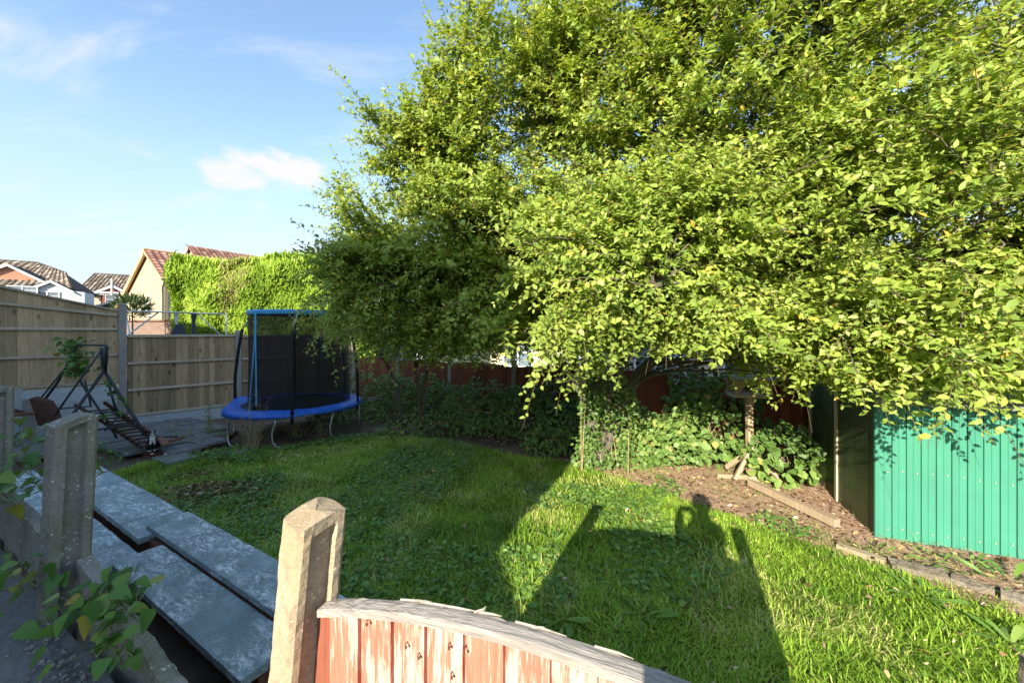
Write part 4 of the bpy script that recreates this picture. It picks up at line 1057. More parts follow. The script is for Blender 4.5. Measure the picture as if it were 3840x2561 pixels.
# ------------------------------------------------------------------ swing frame beyond the fence
sw = thing('swing_set', 'metal swing frame with hanging seats showing above the fence in the garden next door', 'swing set', tuple(P(660, 1250, 11.3)))
def tb(name, pts, r, mat, par, n=7): mb = MB(); mb.tube(pts, r, n); return mb.build(name, mat, par, True)
tb('crossbar', [P(468, 1166, 11.0), P(850, 1178, 11.9)], .024, M['steel'], sw)
Ya, Yb2 = 11.3, 11.9
tb('leg', [P(595, 1170, Ya), P(480, 1256, Ya - .6), V((P(480, 1256, Ya - .6).x - 1.2, 10.1, 0.05))], .022, M['steel'], sw)
tb('leg', [P(850, 1178, Yb2), V((P(856, 1250, Yb2).x, Yb2 - .1, .05))], .022, M['steel'], sw)
a = P(742, 1178, 11.65); b = P(822, 1252, 11.9); tb('leg', [a, b, a + (b - a) * 3.6], .018, M['steel'], sw)
tb('leg', [P(470, 1166, 11.0), V((P(470, 1166, 11.0).x + .1, 11.4, .05))], .022, M['steel'], sw)
tb('hanger', [P(619, 1172, 11.4), P(620, 1252, 11.4), P(621, 1330, 11.4)], .010, M['swing_red'], sw)
tb('hanger', [P(634, 1172, 11.4), P(637, 1226, 11.4), P(631, 1234, 11.4), P(628, 1228, 11.4)], .008, M['swing_red'], sw)
mb = MB(); mb.prism([P(652, 1173, 11.5), P(668, 1173, 11.5), P(663, 1216, 11.5), P(656, 1216, 11.5)], V((0, .03, 0))); mb.build('hanger', M['gravel'], sw)
mb = MB(); mb.prism([P(656, 1216, 11.5), P(663, 1216, 11.5), P(676, 1256, 11.5), P(676, 1300, 11.5), P(640, 1300, 11.5), P(641, 1250, 11.5)], V((0, .25, 0))); mb.build('seat', M['denim'], sw, bevel=.02)
mb = MB(); mb.prism([P(716, 1174, 11.7), P(731, 1174, 11.7), P(727, 1215, 11.7), P(730, 1300, 11.7), P(716, 1300, 11.7), P(719, 1215, 11.7)], V((0, .06, 0))); mb.build('hanger', M['denim'], sw)
tb('hanger', [P(782, 1177, 11.8), P(783, 1300, 11.8)], .010, M['lead'], sw)

# ------------------------------------------------------------------ collapsed swing seat on the patio
ss_ = thing('swing_seat_frame', 'broken dark metal frame of a garden swing seat with rotten slats, overgrown, on the patio', 'swing seat', tuple(G(390, 1640, .1)))
def q3(cx, cy, Y): return P(cx / 3.016, 1280 + cy / 3.016, Y)
FP = M['frame_paint']
tb('top_bar', [q3(850, 40, 6.6), q3(1200, 45, 6.35)], .019, FP, ss_)
tb('socket', [q3(1205, 50, 6.33), q3(1200, 200, 6.45), q3(1185, 345, 6.55)], .026, FP, ss_, 9)
tb('leg', [q3(1150, 75, 6.4), q3(1160, 240, 6.5), q3(1165, 350, 6.5), q3(1000, 580, 6.35), q3(820, 830, 6.2), q3(760, 920, 6.15)], .024, FP, ss_, 8)
tb('leg', [q3(1190, 350, 6.55), q3(1330, 560, 6.62), q3(1520, 860, 6.7), q3(1640, 1060, 6.72)], .027, FP, ss_, 8)
tb('stay', [q3(1140, 110, 6.38), q3(900, 440, 6.3), q3(610, 850, 6.2)], .015, FP, ss_)
tb('leg', [q3(860, 60, 6.62), q3(760, 280, 6.7), q3(640, 480, 6.75), q3(460, 720, 6.8), q3(400, 830, 6.8)], .022, FP, ss_)
tb('stay', [q3(770, 260, 6.75), q3(600, 470, 6.78), q3(440, 670, 6.8)], .013, FP, ss_)
tb('leg', [q3(900, 430, 6.9), q3(1000, 590, 7.0), q3(1110, 750, 7.05), q3(1240, 930, 7.05), q3(1320, 1090, 7.0)], .021, FP, ss_)
tb('stay', [q3(960, 440, 6.9), q3(1000, 600, 6.95), q3(1030, 740, 6.95)], .014, FP, ss_)
tb('stay', [q3(570, 775, 6.5), q3(840, 745, 6.7), q3(1040, 735, 6.9)], .014, FP, ss_)
tb('stay', [q3(1100, 1000, 6.3), q3(1310, 960, 6.5), q3(1520, 925, 6.7)], .017, FP, ss_)
tb('stay', [q3(1040, 820, 6.4), q3(1200, 795, 6.55), q3(1330, 800, 6.6), q3(1300, 900, 6.6), q3(1180, 1010, 6.5)], .014, FP, ss_)
tb('stay', [q3(1230, 480, 6.65), q3(1290, 700, 6.75), q3(1330, 830, 6.8)], .018, FP, ss_)
# slatted seat and back lying at a slant
s_a, s_b = q3(960, 790, 6.75), q3(1560, 1190, 6.45); s_c = q3(1320, 760, 7.15)
for i in range(13):
    f = i / 12.0
    a = s_a.lerp(s_b, f) ; b = a + (s_c - s_a) * (1.0 - .12 * f)
    a = a + V((0, 0, random.uniform(-.012, .012))); b = b + V((0, 0, random.uniform(-.012, .012)))
    rail_piece(ss_, 'slat', M['brown_slat'], a, b, .105, .018)
for f in (.12, .85):
    a = s_a + (s_c - s_a) * f; rail_piece(ss_, 'seat_rail', M['brown_slat'], a - UP * .03, s_b + (s_c - s_a) * f - UP * .03, .03, .04)
rail_piece(ss_, 'seat_rail', M['brown_slat'], q3(1180, 690, 6.9), q3(1500, 910, 6.8), .035, .05)
rail_piece(ss_, 'seat_rail', M['brown_slat'], q3(850, 715, 6.7), q3(1010, 810, 6.7), .035, .04)
mb = MB(); mb.prism([q3(315, 650, 6.55), q3(345, 640, 6.55), q3(520, 690, 6.5), q3(585, 790, 6.45), q3(620, 900, 6.4), q3(600, 960, 6.4), q3(420, 960, 6.45), q3(370, 800, 6.5)], V((.02, .10, .02)))
mb.build('armrest', M['brown_slat'], ss_, bevel=.02)

# scrap timber lying around the seat
def plank(a, b, w, h, label, mat='red_scrap', name='scrap_plank', grp=None):
    a, b = V(a), V(b); d = b - a; L = d.length; d.normalize(); s = d.cross(UP).normalized(); u = s.cross(d)
    mb = MB(); mb.obox((0, 0, 0), L / 2, w / 2, h / 2)
    o = mb.build(name, M[mat], None, M=Matrix.Translation((a + b) / 2) @ Matrix(((d.x, s.x, u.x, 0), (d.y, s.y, u.y, 0), (d.z, s.z, u.z, 0), (0, 0, 0, 1))), bevel=.003)
    tag(o, label, 'plank', grp); return o
gs = 'scrap timber on the patio'
plank(q3(1800, 1085, 6.9), q3(1880, 1170, 6.55), .10, .025, 'short red brown broken board lying just right of the cat', grp=gs)
plank(q3(1850, 1150, 6.75), q3(2060, 1090, 7.0), .06, .05, 'splintered red brown stick pointing right from beside the cat', grp=gs)
plank(q3(1790, 1080, 7.15), q3(2010, 1075, 7.4), .08, .02, 'dark brown board lying behind the stick, against the fence foot', 'brown_slat', grp=gs)
plank(q3(1590, 940, 7.0), q3(1700, 1090, 6.85), .09, .022, 'red brown board propped up behind the cat', grp=gs)
plank(q3(60, 835, 6.3), q3(420, 815, 6.5), .09, .05, 'long reddish plank lying along the foot of the gravel boards, far left', grp=gs)
plank(q3(110, 870, 5.9), q3(215, 905, 5.75), .07, .04, 'short splintered red plank end on the paving, far left', grp=gs)
plank(q3(40, 760, 7.0), q3(250, 800, 6.9), .08, .03, 'grey brown plank leaning at the base of the boundary fence, far left', 'brown_slat', grp=gs)
mb = MB(); mb.prism([q3(108, 555, 7.15), q3(252, 545, 7.15), q3(248, 730, 7.15), q3(200, 760, 7.15), q3(100, 770, 7.15)], FN * .04)
o = mb.build('board_offcut', M['gravel'], None, bevel=.006); tag(o, 'pale blue grey sheet offcut with a rounded corner propped against the fence foot, far left', 'sheet')
mb = MB(); a = q3(330, 560, 7.05); mb.obox(setz(a, .45), .075, .06, .50, FD, FN); o = mb.build('concrete_stub', M['gpost'], None, bevel=.008); tag(o, 'short grey concrete post stub beside the pale sheet offcut', 'post')

# ------------------------------------------------------------------ cat
def cat():
    base = G(572, 1691, PZ + .01); ang = math.radians(42)
    t = thing('cat', 'black and white cat sitting upright on the patio edge, facing the camera', 'cat', tuple(base), ang)
    Mx = W[t]
    J, E, R = [], [], []
    def v(p, r, par=None):
        J.append(V(p)); R.append(r)
        if par is not None: E.append((par, len(J) - 1))
        return len(J) - 1
    hip = v((0, .12, .075), (.075, .075)); mid = v((0, .07, .15), (.07, .068), hip); ch = v((0, 0.01, .21), (.062, .06), mid); nk = v((0, -.015, .262), .040, ch)
    hb = v((0, -.022, .300), (.046, .044), nk); hf = v((0, -.052, .300), (.036, .030), hb); v((0, -.075, .292), (.020, .016), hf)
    for s in (-1, 1):
        sh = v((s * .035, -.015, .17), .030, ch); k = v((s * .030, -.03, .08), .018, sh); f = v((s * .030, -.035, .018), .016, k); v((s * .030, -.06, .012), .015, f)
        th_ = v((s * .06, .08, .06), .042, hip); v((s * .065, .0, .018), .018, th_)
    t1 = v((.03, .2, .03), .022, hip); t2 = v((.10, .17, .018), .018, t1); v((.13, .08, .016), .014, t2)
    m = NT('cat_fur'); tc = m.n('ShaderNodeTexCoord'); sp = m.n('ShaderNodeSeparateXYZ'); m.l(tc.outputs['Object'], sp.inputs[0])
    nz = m.noise(tc.outputs['Object'], 26, 4)
    def mm(op, a, b):
        n = m.n('ShaderNodeMath', operation=op)
        for i, x in enumerate((a, b)):
            if isinstance(x, (int, float)): n.inputs[i].default_value = x
            else: m.l(x, n.inputs[i])
        return n.outputs[0]
    ax = mm('ABSOLUTE', sp.outputs[0], 0)
    # white bib, muzzle blaze and feet
    bib = mm('MULTIPLY', mm('LESS_THAN', mm('ADD', ax, mm('MULTIPLY', nz, .03)), .052), mm('MULTIPLY', mm('LESS_THAN', sp.outputs[1], -.028), mm('MULTIPLY', mm('GREATER_THAN', sp.outputs[2], .13), mm('LESS_THAN', sp.outputs[2], .285))))
    blz = mm('MULTIPLY', mm('LESS_THAN', mm('ADD', ax, mm('MULTIPLY', sp.outputs[2], .25)), .095), mm('MULTIPLY', mm('LESS_THAN', sp.outputs[1], -.06), mm('GREATER_THAN', sp.outputs[2], .26)))
    feet = mm('LESS_THAN', sp.outputs[2], .028)
    f = mm('MINIMUM', mm('ADD', mm('ADD', bib, blz), feet), 1.0)
    m.base(m.mix(f, (.022, .022, .024), (.72, .71, .69))); m.rough(.8); m.bump(nz, .5, .01)
    b = skinned('body', J, E, R, m.m, t, 0, 2, Mx)
    dark = M['black']
    for s in (-1, 1):
        mb = MB(); c = V((s * .030, -.022, .338))
        mb.add([c + V((-.020, .006, -.012)), c + V((.020, .006, -.012)), c + V((0, -.016, -.006)), c + V((s * .010, 0, .040))], [(0, 1, 3), (1, 2, 3), (2, 0, 3), (0, 2, 1)])
        o = mb.build('ear', dark, t, M=Mx)
        mb = MB(); mb.obox((s * .018, -.079, .312), .0065, .004, .005); mb.build('eye', M['shed_trim'], t, M=Mx)
cat()
for (px, py, lab) in ((570, 1702, 'pale oval scrap on the paving just in front of the cat'), (620, 1702, 'long pale scrap on the paving to the right of the cat'), (482, 1652, 'pale scrap on the paving under the swing seat stay, left of the cat'), (475, 1702, 'small pale scrap on the paving at the left, near the step edge')):
    c = G(px, py, PZ + .012); mb = MB(); n = 7; r = .028
    mb.prism([c + V((r * (1 + .2 * math.sin(k * 3)) * math.cos(2 * math.pi * k / n), r * .7 * math.sin(2 * math.pi * k / n), 0)) for k in range(n)], UP * .006)
    o = mb.build('fallen_petal', M['white']); tag(o, lab, 'litter', 'pale scraps on the patio')

# ------------------------------------------------------------------ green metal shed
SD, SN = V((0.935, -0.353, 0)).normalized(), None
SN = V((-SD.y, SD.x, 0))            # away from the garden
S0 = G(3285, 2012, 0); SH = 1.45
sh = thing('shed', 'green ribbed metal shed with pale roof trim at the right edge of the garden', 'shed', tuple(S0))
def sheet(e, o_, L, nrm, mat, unit, hgt, nm='wall_panel', z0=0.0, rise=0.0):
    n = int(round(L / unit))
    for i in range(n):
        mb = MB(); x0, x1 = i * unit, (i + 1) * unit
        pr = [(0, 0), (.055, -.0), (.075, -.016), (.125, -.016), (.145, 0), (.52, 0), (.545, -.004), (.575, -.004), (.60, 0), (1.0, 0)]
        vs, fs = [], []
        for (f, d) in pr:
            x = x0 + unit * f
            for z in (z0, hgt + rise * x): vs.append(o_ + e * x + nrm * d + UP * z)
        for k in range(len(pr) - 1): fs.append((k * 2, k * 2 + 2, k * 2 + 3, k * 2 + 1))
        mb.add(vs, fs); mb.build(nm, mat, sh)
SUNIT = 0.118
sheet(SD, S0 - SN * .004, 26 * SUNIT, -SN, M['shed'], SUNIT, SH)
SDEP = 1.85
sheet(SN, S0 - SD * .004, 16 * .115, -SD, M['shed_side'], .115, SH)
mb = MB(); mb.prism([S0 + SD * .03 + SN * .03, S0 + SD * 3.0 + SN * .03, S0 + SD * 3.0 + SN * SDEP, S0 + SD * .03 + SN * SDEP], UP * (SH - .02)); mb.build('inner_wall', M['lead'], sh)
# corner folds, pale side trims, roof and its trim
mb = MB(); mb.obox(S0 + UP * SH / 2 + SD * .012 - SN * .006, .018, .004, SH / 2, SD, SN); mb.obox(S0 + UP * SH / 2 - SD * .0085 + SN * .012, .0035, .018, SH / 2, SD, SN); mb.build('corner_fold', M['shed'], sh)
for d in (.92, 1.80):
    mb = MB(); mb.obox(S0 - SD * .012 + SN * d + UP * SH / 2, .012, .030, SH / 2, SD, SN); mb.build('side_trim', M['shed_trim'], sh, bevel=.003)
mb = MB(); o1 = S0 - SD * .06 - SN * .07 + UP * (SH + .02); o2 = S0 + SD * 3.1 - SN * .07 + UP * (SH + .02); dp = SN * (SDEP + .1); rz = UP * .10
for i in range(26):
    a = o1 + SD * (i * .1215); b = a + SD * .1205
    mb2 = MB(); mb2.prism([a, a + dp * .5 + rz, a + dp * .5 + rz + UP * .01, a + UP * .01], SD * .1205); mb2.build('roof_sheet', M['roof_sheet'], sh)
mb.prism([o1 + dp * .5 + rz, o1 + dp, o1 + dp + UP * .01, o1 + dp * .5 + rz + UP * .01], SD * 3.16); mb.build('roof_back', M['roof_sheet'], sh)
rail_piece(sh, 'roof_trim', M['trim_grey'], S0 - SD * .05 - SN * .085 + UP * (SH + .012), S0 + SD * 3.1 - SN * .085 + UP * (SH + .012), .025, .05)
rail_piece(sh, 'roof_trim', M['shed_side'], S0 - SD * .075 - SN * .05 + UP * (SH + .012), S0 - SD * .075 + SN * .9 + UP * (SH + .20), .025, .05)
for i in range(26):
    pass
mb = MB()
for i in range(24):
    for z in (.12, .72, 1.34):
        mb.obox(S0 + SD * (SUNIT * (i + .8)) - SN * .010 + UP * (z + random.uniform(-.015, .015)), .005, .004, .005, SD, SN)
mb.build('screw', M['shed_trim'], sh)['kind'] = 'stuff'

# ------------------------------------------------------------------ bird table
BT = G(2812, 1797, 0)
bt = thing('bird_table', 'wooden bird table with an arched front on a slim post, standing before the red fence', 'bird table', tuple(BT))
PWD = M['pale_wood']
def vpost(name, a, b, w, par, mat=PWD, d=None):
    a, b = V(a), V(b); dd = (b - a).normalized(); s = V((1, 0, 0)); s = (s - dd * s.dot(dd)).normalized(); u = dd.cross(s)
    Mx = Matrix.Translation((a + b) / 2) @ Matrix(((s.x, u.x, dd.x, 0), (s.y, u.y, dd.y, 0), (s.z, u.z, dd.z, 0), (0, 0, 0, 1)))
    mb = MB(); mb.obox((0, 0, 0), w / 2, (d or w) / 2, (b - a).length / 2); return mb.build(name, mat, par, M=Mx, bevel=.004)
vpost('post', BT + UP * .0, BT + V((.0, .02, 1.235)), .078, bt)
TH = BT + V((-.01, .02, 1.25))
fe = V((.97, -.24, 0)).normalized(); fnn = V((-fe.y, fe.x, 0))
mb = MB(); mb.obox(TH, .26, .20, .014, fe, fnn); mb.build('tray', M['grey_wood'], bt)
mb = MB()
for yy in (-1, 1): mb.obox(TH + fnn * yy * .19 + UP * .027, .26, .010, .013, fe, fnn)
for xx in (-1, 1): mb.obox(TH + fe * xx * .25 + UP * .027, .010, .178, .013, fe, fnn)
mb.build('tray_lip', M['grey_wood'], bt)
def arch_board(off):
    pts = [(-.245, 0), (-.175, 0)] + [(-.175 * math.cos(math.pi * k / 12), .13 * math.sin(math.pi * k / 12) + .0) for k in range(1, 12)] + [(.175, 0), (.245, 0), (.245, .205), (-.245, .205)]
    a = TH + fnn * off + UP * .042
    mb = MB(); n = len(pts)
    vs = [a + fe * x + UP * z for x, z in pts] + [a + fe * x + UP * z + fnn * .018 for x, z in pts]
    fs = [(i, (i + 1) % n, n + (i + 1) % n, n + i) for i in range(n)]
    # front and back faces as strips between arch and top
    up = [(-.245, .205)] + [(x, .205) for x in [-.175 * math.cos(math.pi * k / 12) for k in range(0, 13)]] + [(.245, .205)]
    lo = [(-.245, 0)] + [(-.175 * math.cos(math.pi * k / 12), .13 * math.sin(math.pi * k / 12)) for k in range(0, 13)] + [(.245, 0)]
    for o_ in (0, .018):
        b = len(vs)
        for (x, z), (x2, z2) in zip(up, lo): vs += [a + fe * x + UP * z + fnn * o_, a + fe * x2 + UP * z2 + fnn * o_]
        fs += [(b + 2 * i, b + 2 * i + 1, b + 2 * i + 3, b + 2 * i + 2) for i in range(len(up) - 1)]
    mb.add(vs, fs); mb.build('arch_board', PWD, bt)
arch_board(-.19); arch_board(.17)
mb = MB()
for yy in (-1, 1):
    a = TH + UP * .258; mb.prism([a + fnn * yy * .25 - fe * .28 - UP * .012, a - fe * .28 + UP * .03, a - fe * .28 + UP * .045, a + fnn * yy * .25 - fe * .28 + UP * .003], fe * .56)
mb.build('roof', M['grey_wood'], bt)
for d in (V((.70, -.25, 0)), V((-.62, -.30, 0)), V((.25, .7, 0)), V((-.35, .65, 0))):
    d = d.normalized()
    vpost('brace', BT + d * .36 + UP * .06, BT + d * .045 + UP * .38, .045, bt, PWD, .06)
vpost('foot', BT + V((-.03, -.03, .035)), BT + V((.42, -.17, .035)), .06, bt, PWD)
vpost('foot', BT + V((-.46, .06, .035)), BT + V((-.045, .0, .035)), .06, bt, PWD)

# squared timber, concrete edging, hose in front of the shed
a, b = G(2812, 1808, .07), G(3140, 1962, .07)
o = plank(a, b, .085, .085, 'squared pale timber post lying on the bare soil from bird table towards shed', 'pale_wood', 'timber_post')
EDGE = [G(3135, 2034, .04), G(3330, 2098, .05), G(3560, 2150, .05), G(3745, 2210, .05), G(3990, 2290, .05)]
labs = ['pale concrete edging strip lying loose on the soil, nearest the squared timber', 'rough stony kerb piece between lawn and shed, dappled with shade', 'long rough kerb piece in front of the shed, partly under weeds', 'kerb piece cut by the right edge of the photo']
for i in range(4):
    a, b = EDGE[i], EDGE[i + 1]; d = (b - a).normalized(); wd = V((-d.y, d.x, 0))
    o = rough_box('kerb_stone', a + d * .01, b - d * .02, wd, (.09, .15, .14, .14)[i], .10, M['post'] if i == 0 else M['kerb'], None, 80 + i, (.004, .02, .022, .02)[i], 26, 8, .02)
    tag(o, labs[i], 'kerb', 'edging between lawn and shed')
tb_ = MB(); tb_.tube([G(2990, 1738, .02), G(2930, 1728, .03), G(2860, 1728, .05), G(2800, 1722, .04)], .012, 6); o = tb_.build('garden_hose', M['hose'], None, True); tag(o, 'teal garden hose lying under the leaves beside the bird table foot', 'hose')

# ================================================================== vegetation
LEAF6 = (np.array([[0, 0, 0], [-.5, .30, .05], [.5, .30, .05], [-.40, .66, .02], [.40, .66, .02], [0, 1, -.10]]), np.array([[0, 2, 1], [1, 2, 4], [1, 4, 3], [3, 4, 5]]))
SPRAY = (np.array([[0, 0, 0], [-.5, .45, .05], [.5, .45, .05], [0, 1, -.1]]), np.array([[0, 2, 1], [1, 2, 3]]))
LEAFFOLD = (np.array([[0, 0, 0], [-.5, .34, .10], [.5, .34, .10], [0, .5, 0], [-.34, .72, .05], [.34, .72, .05], [0, 1, -.08]]),
            np.array([[0, 3, 1], [0, 2, 3], [1, 3, 4], [3, 2, 5], [4, 3, 6], [3, 5, 6]]))
LOBED = (np.array([[0, 0, 0], [-.50, .10, .03], [.50, .10, .03], [-.28, .42, 0], [.28, .42, 0], [-.46, .62, -.03], [.46, .62, -.03], [0, 1, -.10], [0, .45, -.02]]),
         np.array([[0, 8, 1], [1, 8, 3], [0, 2, 8], [2, 4, 8], [3, 8, 5], [5, 8, 7], [8, 4, 6], [8, 6, 7]]))
def leaves(pos, d, nrm, L, asp, tpl):
    """leaf surfaces: pos base, d direction along the leaf, nrm upper side; returns verts, tris"""
    tv, tf = tpl; n = len(pos); k = len(tv)
    d = norm(d); side = norm(np.cross(d, nrm)); nn = np.cross(side, d)
    L = np.asarray(L).reshape(-1, 1, 1); w = L * np.asarray(asp).reshape(-1, 1, 1)
    v = pos[:, None, :] + side[:, None, :] * (tv[None, :, 0:1] * w) + d[:, None, :] * (tv[None, :, 1:2] * L) + nn[:, None, :] * (tv[None, :, 2:3] * L)
    f = tf[None] + (np.arange(n) * k)[:, None, None]
    return v.reshape(-1, 3), f.reshape(-1, 3)
def rnd(n, s=1.0): return RNG.normal(0, s, (n, 3))
def tubes_np(o, d, L, droop, r0, r1, seg=3):
    """many thin three sided twigs"""
    n = len(o); d = norm(d); a = norm(np.cross(d, np.array([0.3, 0.2, 1.0]))); b = np.cross(d, a)
    vs = []
    for j in range(seg + 1):
        t = j / seg; c = o + d * (L * t)[:, None]; c[:, 2] -= droop * L * t * t
        r = (r0 + (r1 - r0) * t)
        r = r[:, None] if isinstance(r, np.ndarray) else r
        for k in range(3):
            q = 2 * math.pi * k / 3; vs.append(c + (a * math.cos(q) + b * math.sin(q)) * r)
    v = np.stack(vs, 1); m_ = (seg + 1) * 3; f = []
    for j in range(seg):
        for k in range(3):
            p, q2 = j * 3 + k, j * 3 + (k + 1) % 3; f += [(p, q2, q2 + 3), (p, q2 + 3, p + 3)]
    f = np.array(f)[None] + (np.arange(n) * m_)[:, None, None]
    return v.reshape(-1, 3), f.reshape(-1, 3)
def leaf_template_mesh(name, asp, curl, fold, kind='ovate', n=6):
    mb = MB(); prof = {'ovate': lambda t: (math.sin(math.pi * min(1, t ** .8)) ** .75), 'heart': lambda t: (1.0 - t) ** .72 * (1.12 if t < .12 else 1.06) if t > .0 else .55,
                       'dock': lambda t: (.30 + .75 * t) * (1 - t ** 4) ** .6 * (.62 + .38 * abs(math.sin(t * 15))) if t > .02 else .12}[kind]
    for i in range(n + 1):
        t = i / n; w = asp / 2 * max(.0, prof(t)); z = curl * t * t
        if i == n: w = 0
        mb.v += [(-w, t, z + fold * w), (0, t, z), (w, t, z + fold * w)]
    for i in range(n):
        a = i * 3; mb.f += [(a, a + 1, a + 4, a + 3), (a + 1, a + 2, a + 5, a + 4)]
    mb.tube([(0, -.16, .03), (0, 0, 0)], .012, 3, False)
    me = mb.mesh(name); me.shade_smooth(); return me
def frame(d, nrm, pos, L):
    d = V(d).normalized(); s = d.cross(V(nrm)); s = s.normalized() if s.length > 1e-4 else V((1, 0, 0)); n = s.cross(d)
    return Matrix.Translation(V(pos)) @ Matrix(((s.x * L, d.x * L, n.x * L, 0), (s.y * L, d.y * L, n.y * L, 0), (s.z * L, d.z * L, n.z * L, 0), (0, 0, 0, 1)))

# ------------------------------------------------------------------ the big goat willow
def bez(p0, p1, p2, n): return [p0 * (1 - t) ** 2 + p1 * 2 * t * (1 - t) + p2 * t * t for t in [i / n for i in range(n + 1)]]
def willow(name, label, base, limbs, lobes, nsec, shoots_per, leaf_n, leafL, mat, near_leaves=0, limb_r=0.09, group=None, seed=1, keep=None, twig_mat='twig'):
    rr = random.Random(seed); rg = np.random.default_rng(seed)
    t = thing(name, label, 'tree', tuple(base), 0, group)
    nodes = []
    tm_ = MB()
    for ctrl in limbs:
        pts = []
        for i in range(len(ctrl) - 1):
            a, b = V(ctrl[i]), V(ctrl[i + 1])
            for k in range(5): pts.append(a.lerp(b, k / 5) + V((rr.gauss(0, .018), rr.gauss(0, .018), rr.gauss(0, .01))))
        pts.append(V(ctrl[-1])); n = len(pts)
        r = [limb_r * (1 - .82 * i / (n - 1)) ** 1.0 + .008 for i in range(n)]
        tm_.tube(pts, r, 8); nodes += [(p, r[i]) for i, p in enumerate(pts) if i > 6]
    tm_.build('trunk', M['bark'], t, True)
    # secondary branches towards points spread through the crown
    sm = MB(); O, D, Ls = [], [], []
    tot = sum(l[2] for l in lobes); npos = np.array([tuple(p) for p, _ in nodes])
    made = 0; tries = 0; used = np.zeros(len(nodes))
    while made < nsec and tries < nsec * 8:
        tries += 1
        x = rr.random() * tot
        for lb in lobes:
            if x < lb[2]: break
            x -= lb[2]
        c, rad = V(lb[0]), V(lb[1])
        u = V((rr.gauss(0, 1), rr.gauss(0, 1), rr.gauss(0, 1))).normalized(); q = rr.uniform(.25, 1.0) ** .5
        tgt = c + V((u.x * rad.x, u.y * rad.y, u.z * rad.z)) * q
        if keep and not keep(tgt): continue
        dist = np.linalg.norm((npos - np.array(tuple(tgt))) * np.array([1, 1, 1.0]), axis=1) + np.maximum(0, npos[:, 2] - tgt.z + .2) * .6
        dist = dist + used * .09; j = int(np.argsort(dist)[rr.randrange(0, 5)]); p0, r0 = nodes[j]
        dd = tgt - p0
        if dd.length < .4 or dd.length > 4.6: continue
        droop = rr.uniform(.05, .35) if tgt.z < 4.2 else rr.uniform(-.05, .15)
        mid = p0 + dd * .5 + UP * (dd.length * droop + .05) + V((rr.gauss(0, .12), rr.gauss(0, .12), 0)) * dd.length * .5
        pts = bez(p0, mid, tgt, 9); pts = [p + V((rr.gauss(0, .012), rr.gauss(0, .012), rr.gauss(0, .012))) for p in pts]
        rb = min(r0 * .7, .005 + .0045 * dd.length); sm.tube(pts, [rb * (1 - .8 * i / 9) + .0015 for i in range(10)], 5)
        made += 1; used[j] += 1
        nsh = int(shoots_per * max(.6, dd.length / 2.2))
        for s in range(nsh):
            f = min(.999, .22 + .78 * rr.random() ** .75); i = int(f * 9); p = pts[i].lerp(pts[i + 1], f * 9 - i); tan = (pts[i + 1] - pts[i]).normalized()
            rv = V((rr.gauss(0, 1), rr.gauss(0, 1), rr.gauss(0, .8)))
            out = (p - c); out = out.normalized() if out.length > .1 else V((0, 0, 1))
            low = p.z < 2.9
            d = tan * .75 + rv * .55 + out * .35 + UP * (-.10 if low else .42)
            O.append(tuple(p)); D.append(tuple(d)); Ls.append(rr.uniform(.22, .62) * (1.3 if f > .86 else 1))
    sm.build('branch', M['bark'], t, True)['kind'] = 'stuff'
    O, D, Ls = np.array(O), norm(np.array(D)), np.array(Ls)
    if keep:
        E_ = O + D * (Ls * .8)[:, None]; E_[:, 2] -= .15 * Ls
        kk = np.array([bool(keep(a_)) and bool(keep(b_)) for a_, b_ in zip(O, E_)]); O, D, Ls = O[kk], D[kk], Ls[kk]
    dr = rg.uniform(0.0, .35, len(O))
    v, f = tubes_np(O.copy(), D, Ls, dr, 0.0032, 0.0012, 2)
    link('twig', np_mesh('twig', v, f), M[twig_mat], t)['kind'] = 'stuff'
    K = leaf_n; S = len(O)
    tt = (np.arange(K)[None, :] + rg.uniform(0, 1, (S, K))) / K; tt = .06 + .94 * tt
    pos = O[:, None] + D[:, None] * (Ls[:, None] * tt)[..., None]; pos[..., 2] -= dr[:, None] * Ls[:, None] * tt ** 2
    ang = (np.arange(K)[None, :] * 2.4 + rg.uniform(0, 6.28, (S, 1))) + rg.normal(0, .3, (S, K))
    a = norm(np.cross(D, np.array([.2, .1, 1.0]))); b = np.cross(D, a)
    sd_ = a[:, None] * np.cos(ang)[..., None] + b[:, None] * np.sin(ang)[..., None]
    ld = D[:, None] * .55 + sd_ * .85; ld[..., 2] *= .75; ld[..., 2] -= .05
    pos, ld = pos.reshape(-1, 3), norm(ld.reshape(-1, 3))
    n = len(pos)
    nr = np.array([0, 0, 1.0]) + rg.normal(0, .45, (n, 3)) + norm(pos - np.array(tuple(base)) - np.array([0, 0, 3.0])) * .35 + np.array([-.28, -.75, .25])
    L = leafL * rg.uniform(.6, 1.25, n) * (1 - .25 * (tt.reshape(-1) > .9)); asp = rg.uniform(.42, .60, n)
    sh = np.repeat(rg.normal(0, .13, S), K)
    tint = np.clip(.42 + sh + rg.normal(0, .17, n), 0, .93); tint[rg.random(n) < .012] = 1.0
    if keep:
        kk = np.array([bool(keep(p)) for p in pos]); pos, ld, nr, L, asp, tint = pos[kk], ld[kk], nr[kk], L[kk], asp[kk], tint[kk]; n = len(pos)
    # the leaves that show largest are parts of their own
    if near_leaves:
        big = L / np.maximum(pos[:, 1], .3) * (np.abs(pos[:, 0] / pos[:, 1]) < 1.38) * (pos[:, 1] > .5)
        hidden = vnoise(pos[:, 0], pos[:, 2], 9, 4)
        idx = np.argsort(-(big * (.8 + .3 * hidden)))[:near_leaves]
        tps = [leaf_template_mesh('leaf', .52, -.10, .22), leaf_template_mesh('leaf', .46, .08, .15), leaf_template_mesh('leaf', .56, -.22, .10)]
        for i in idx:
            link('leaf', tps[int(i) % 3], M['leaf_one'], t, frame(ld[i], nr[i], pos[i], float(L[i])))
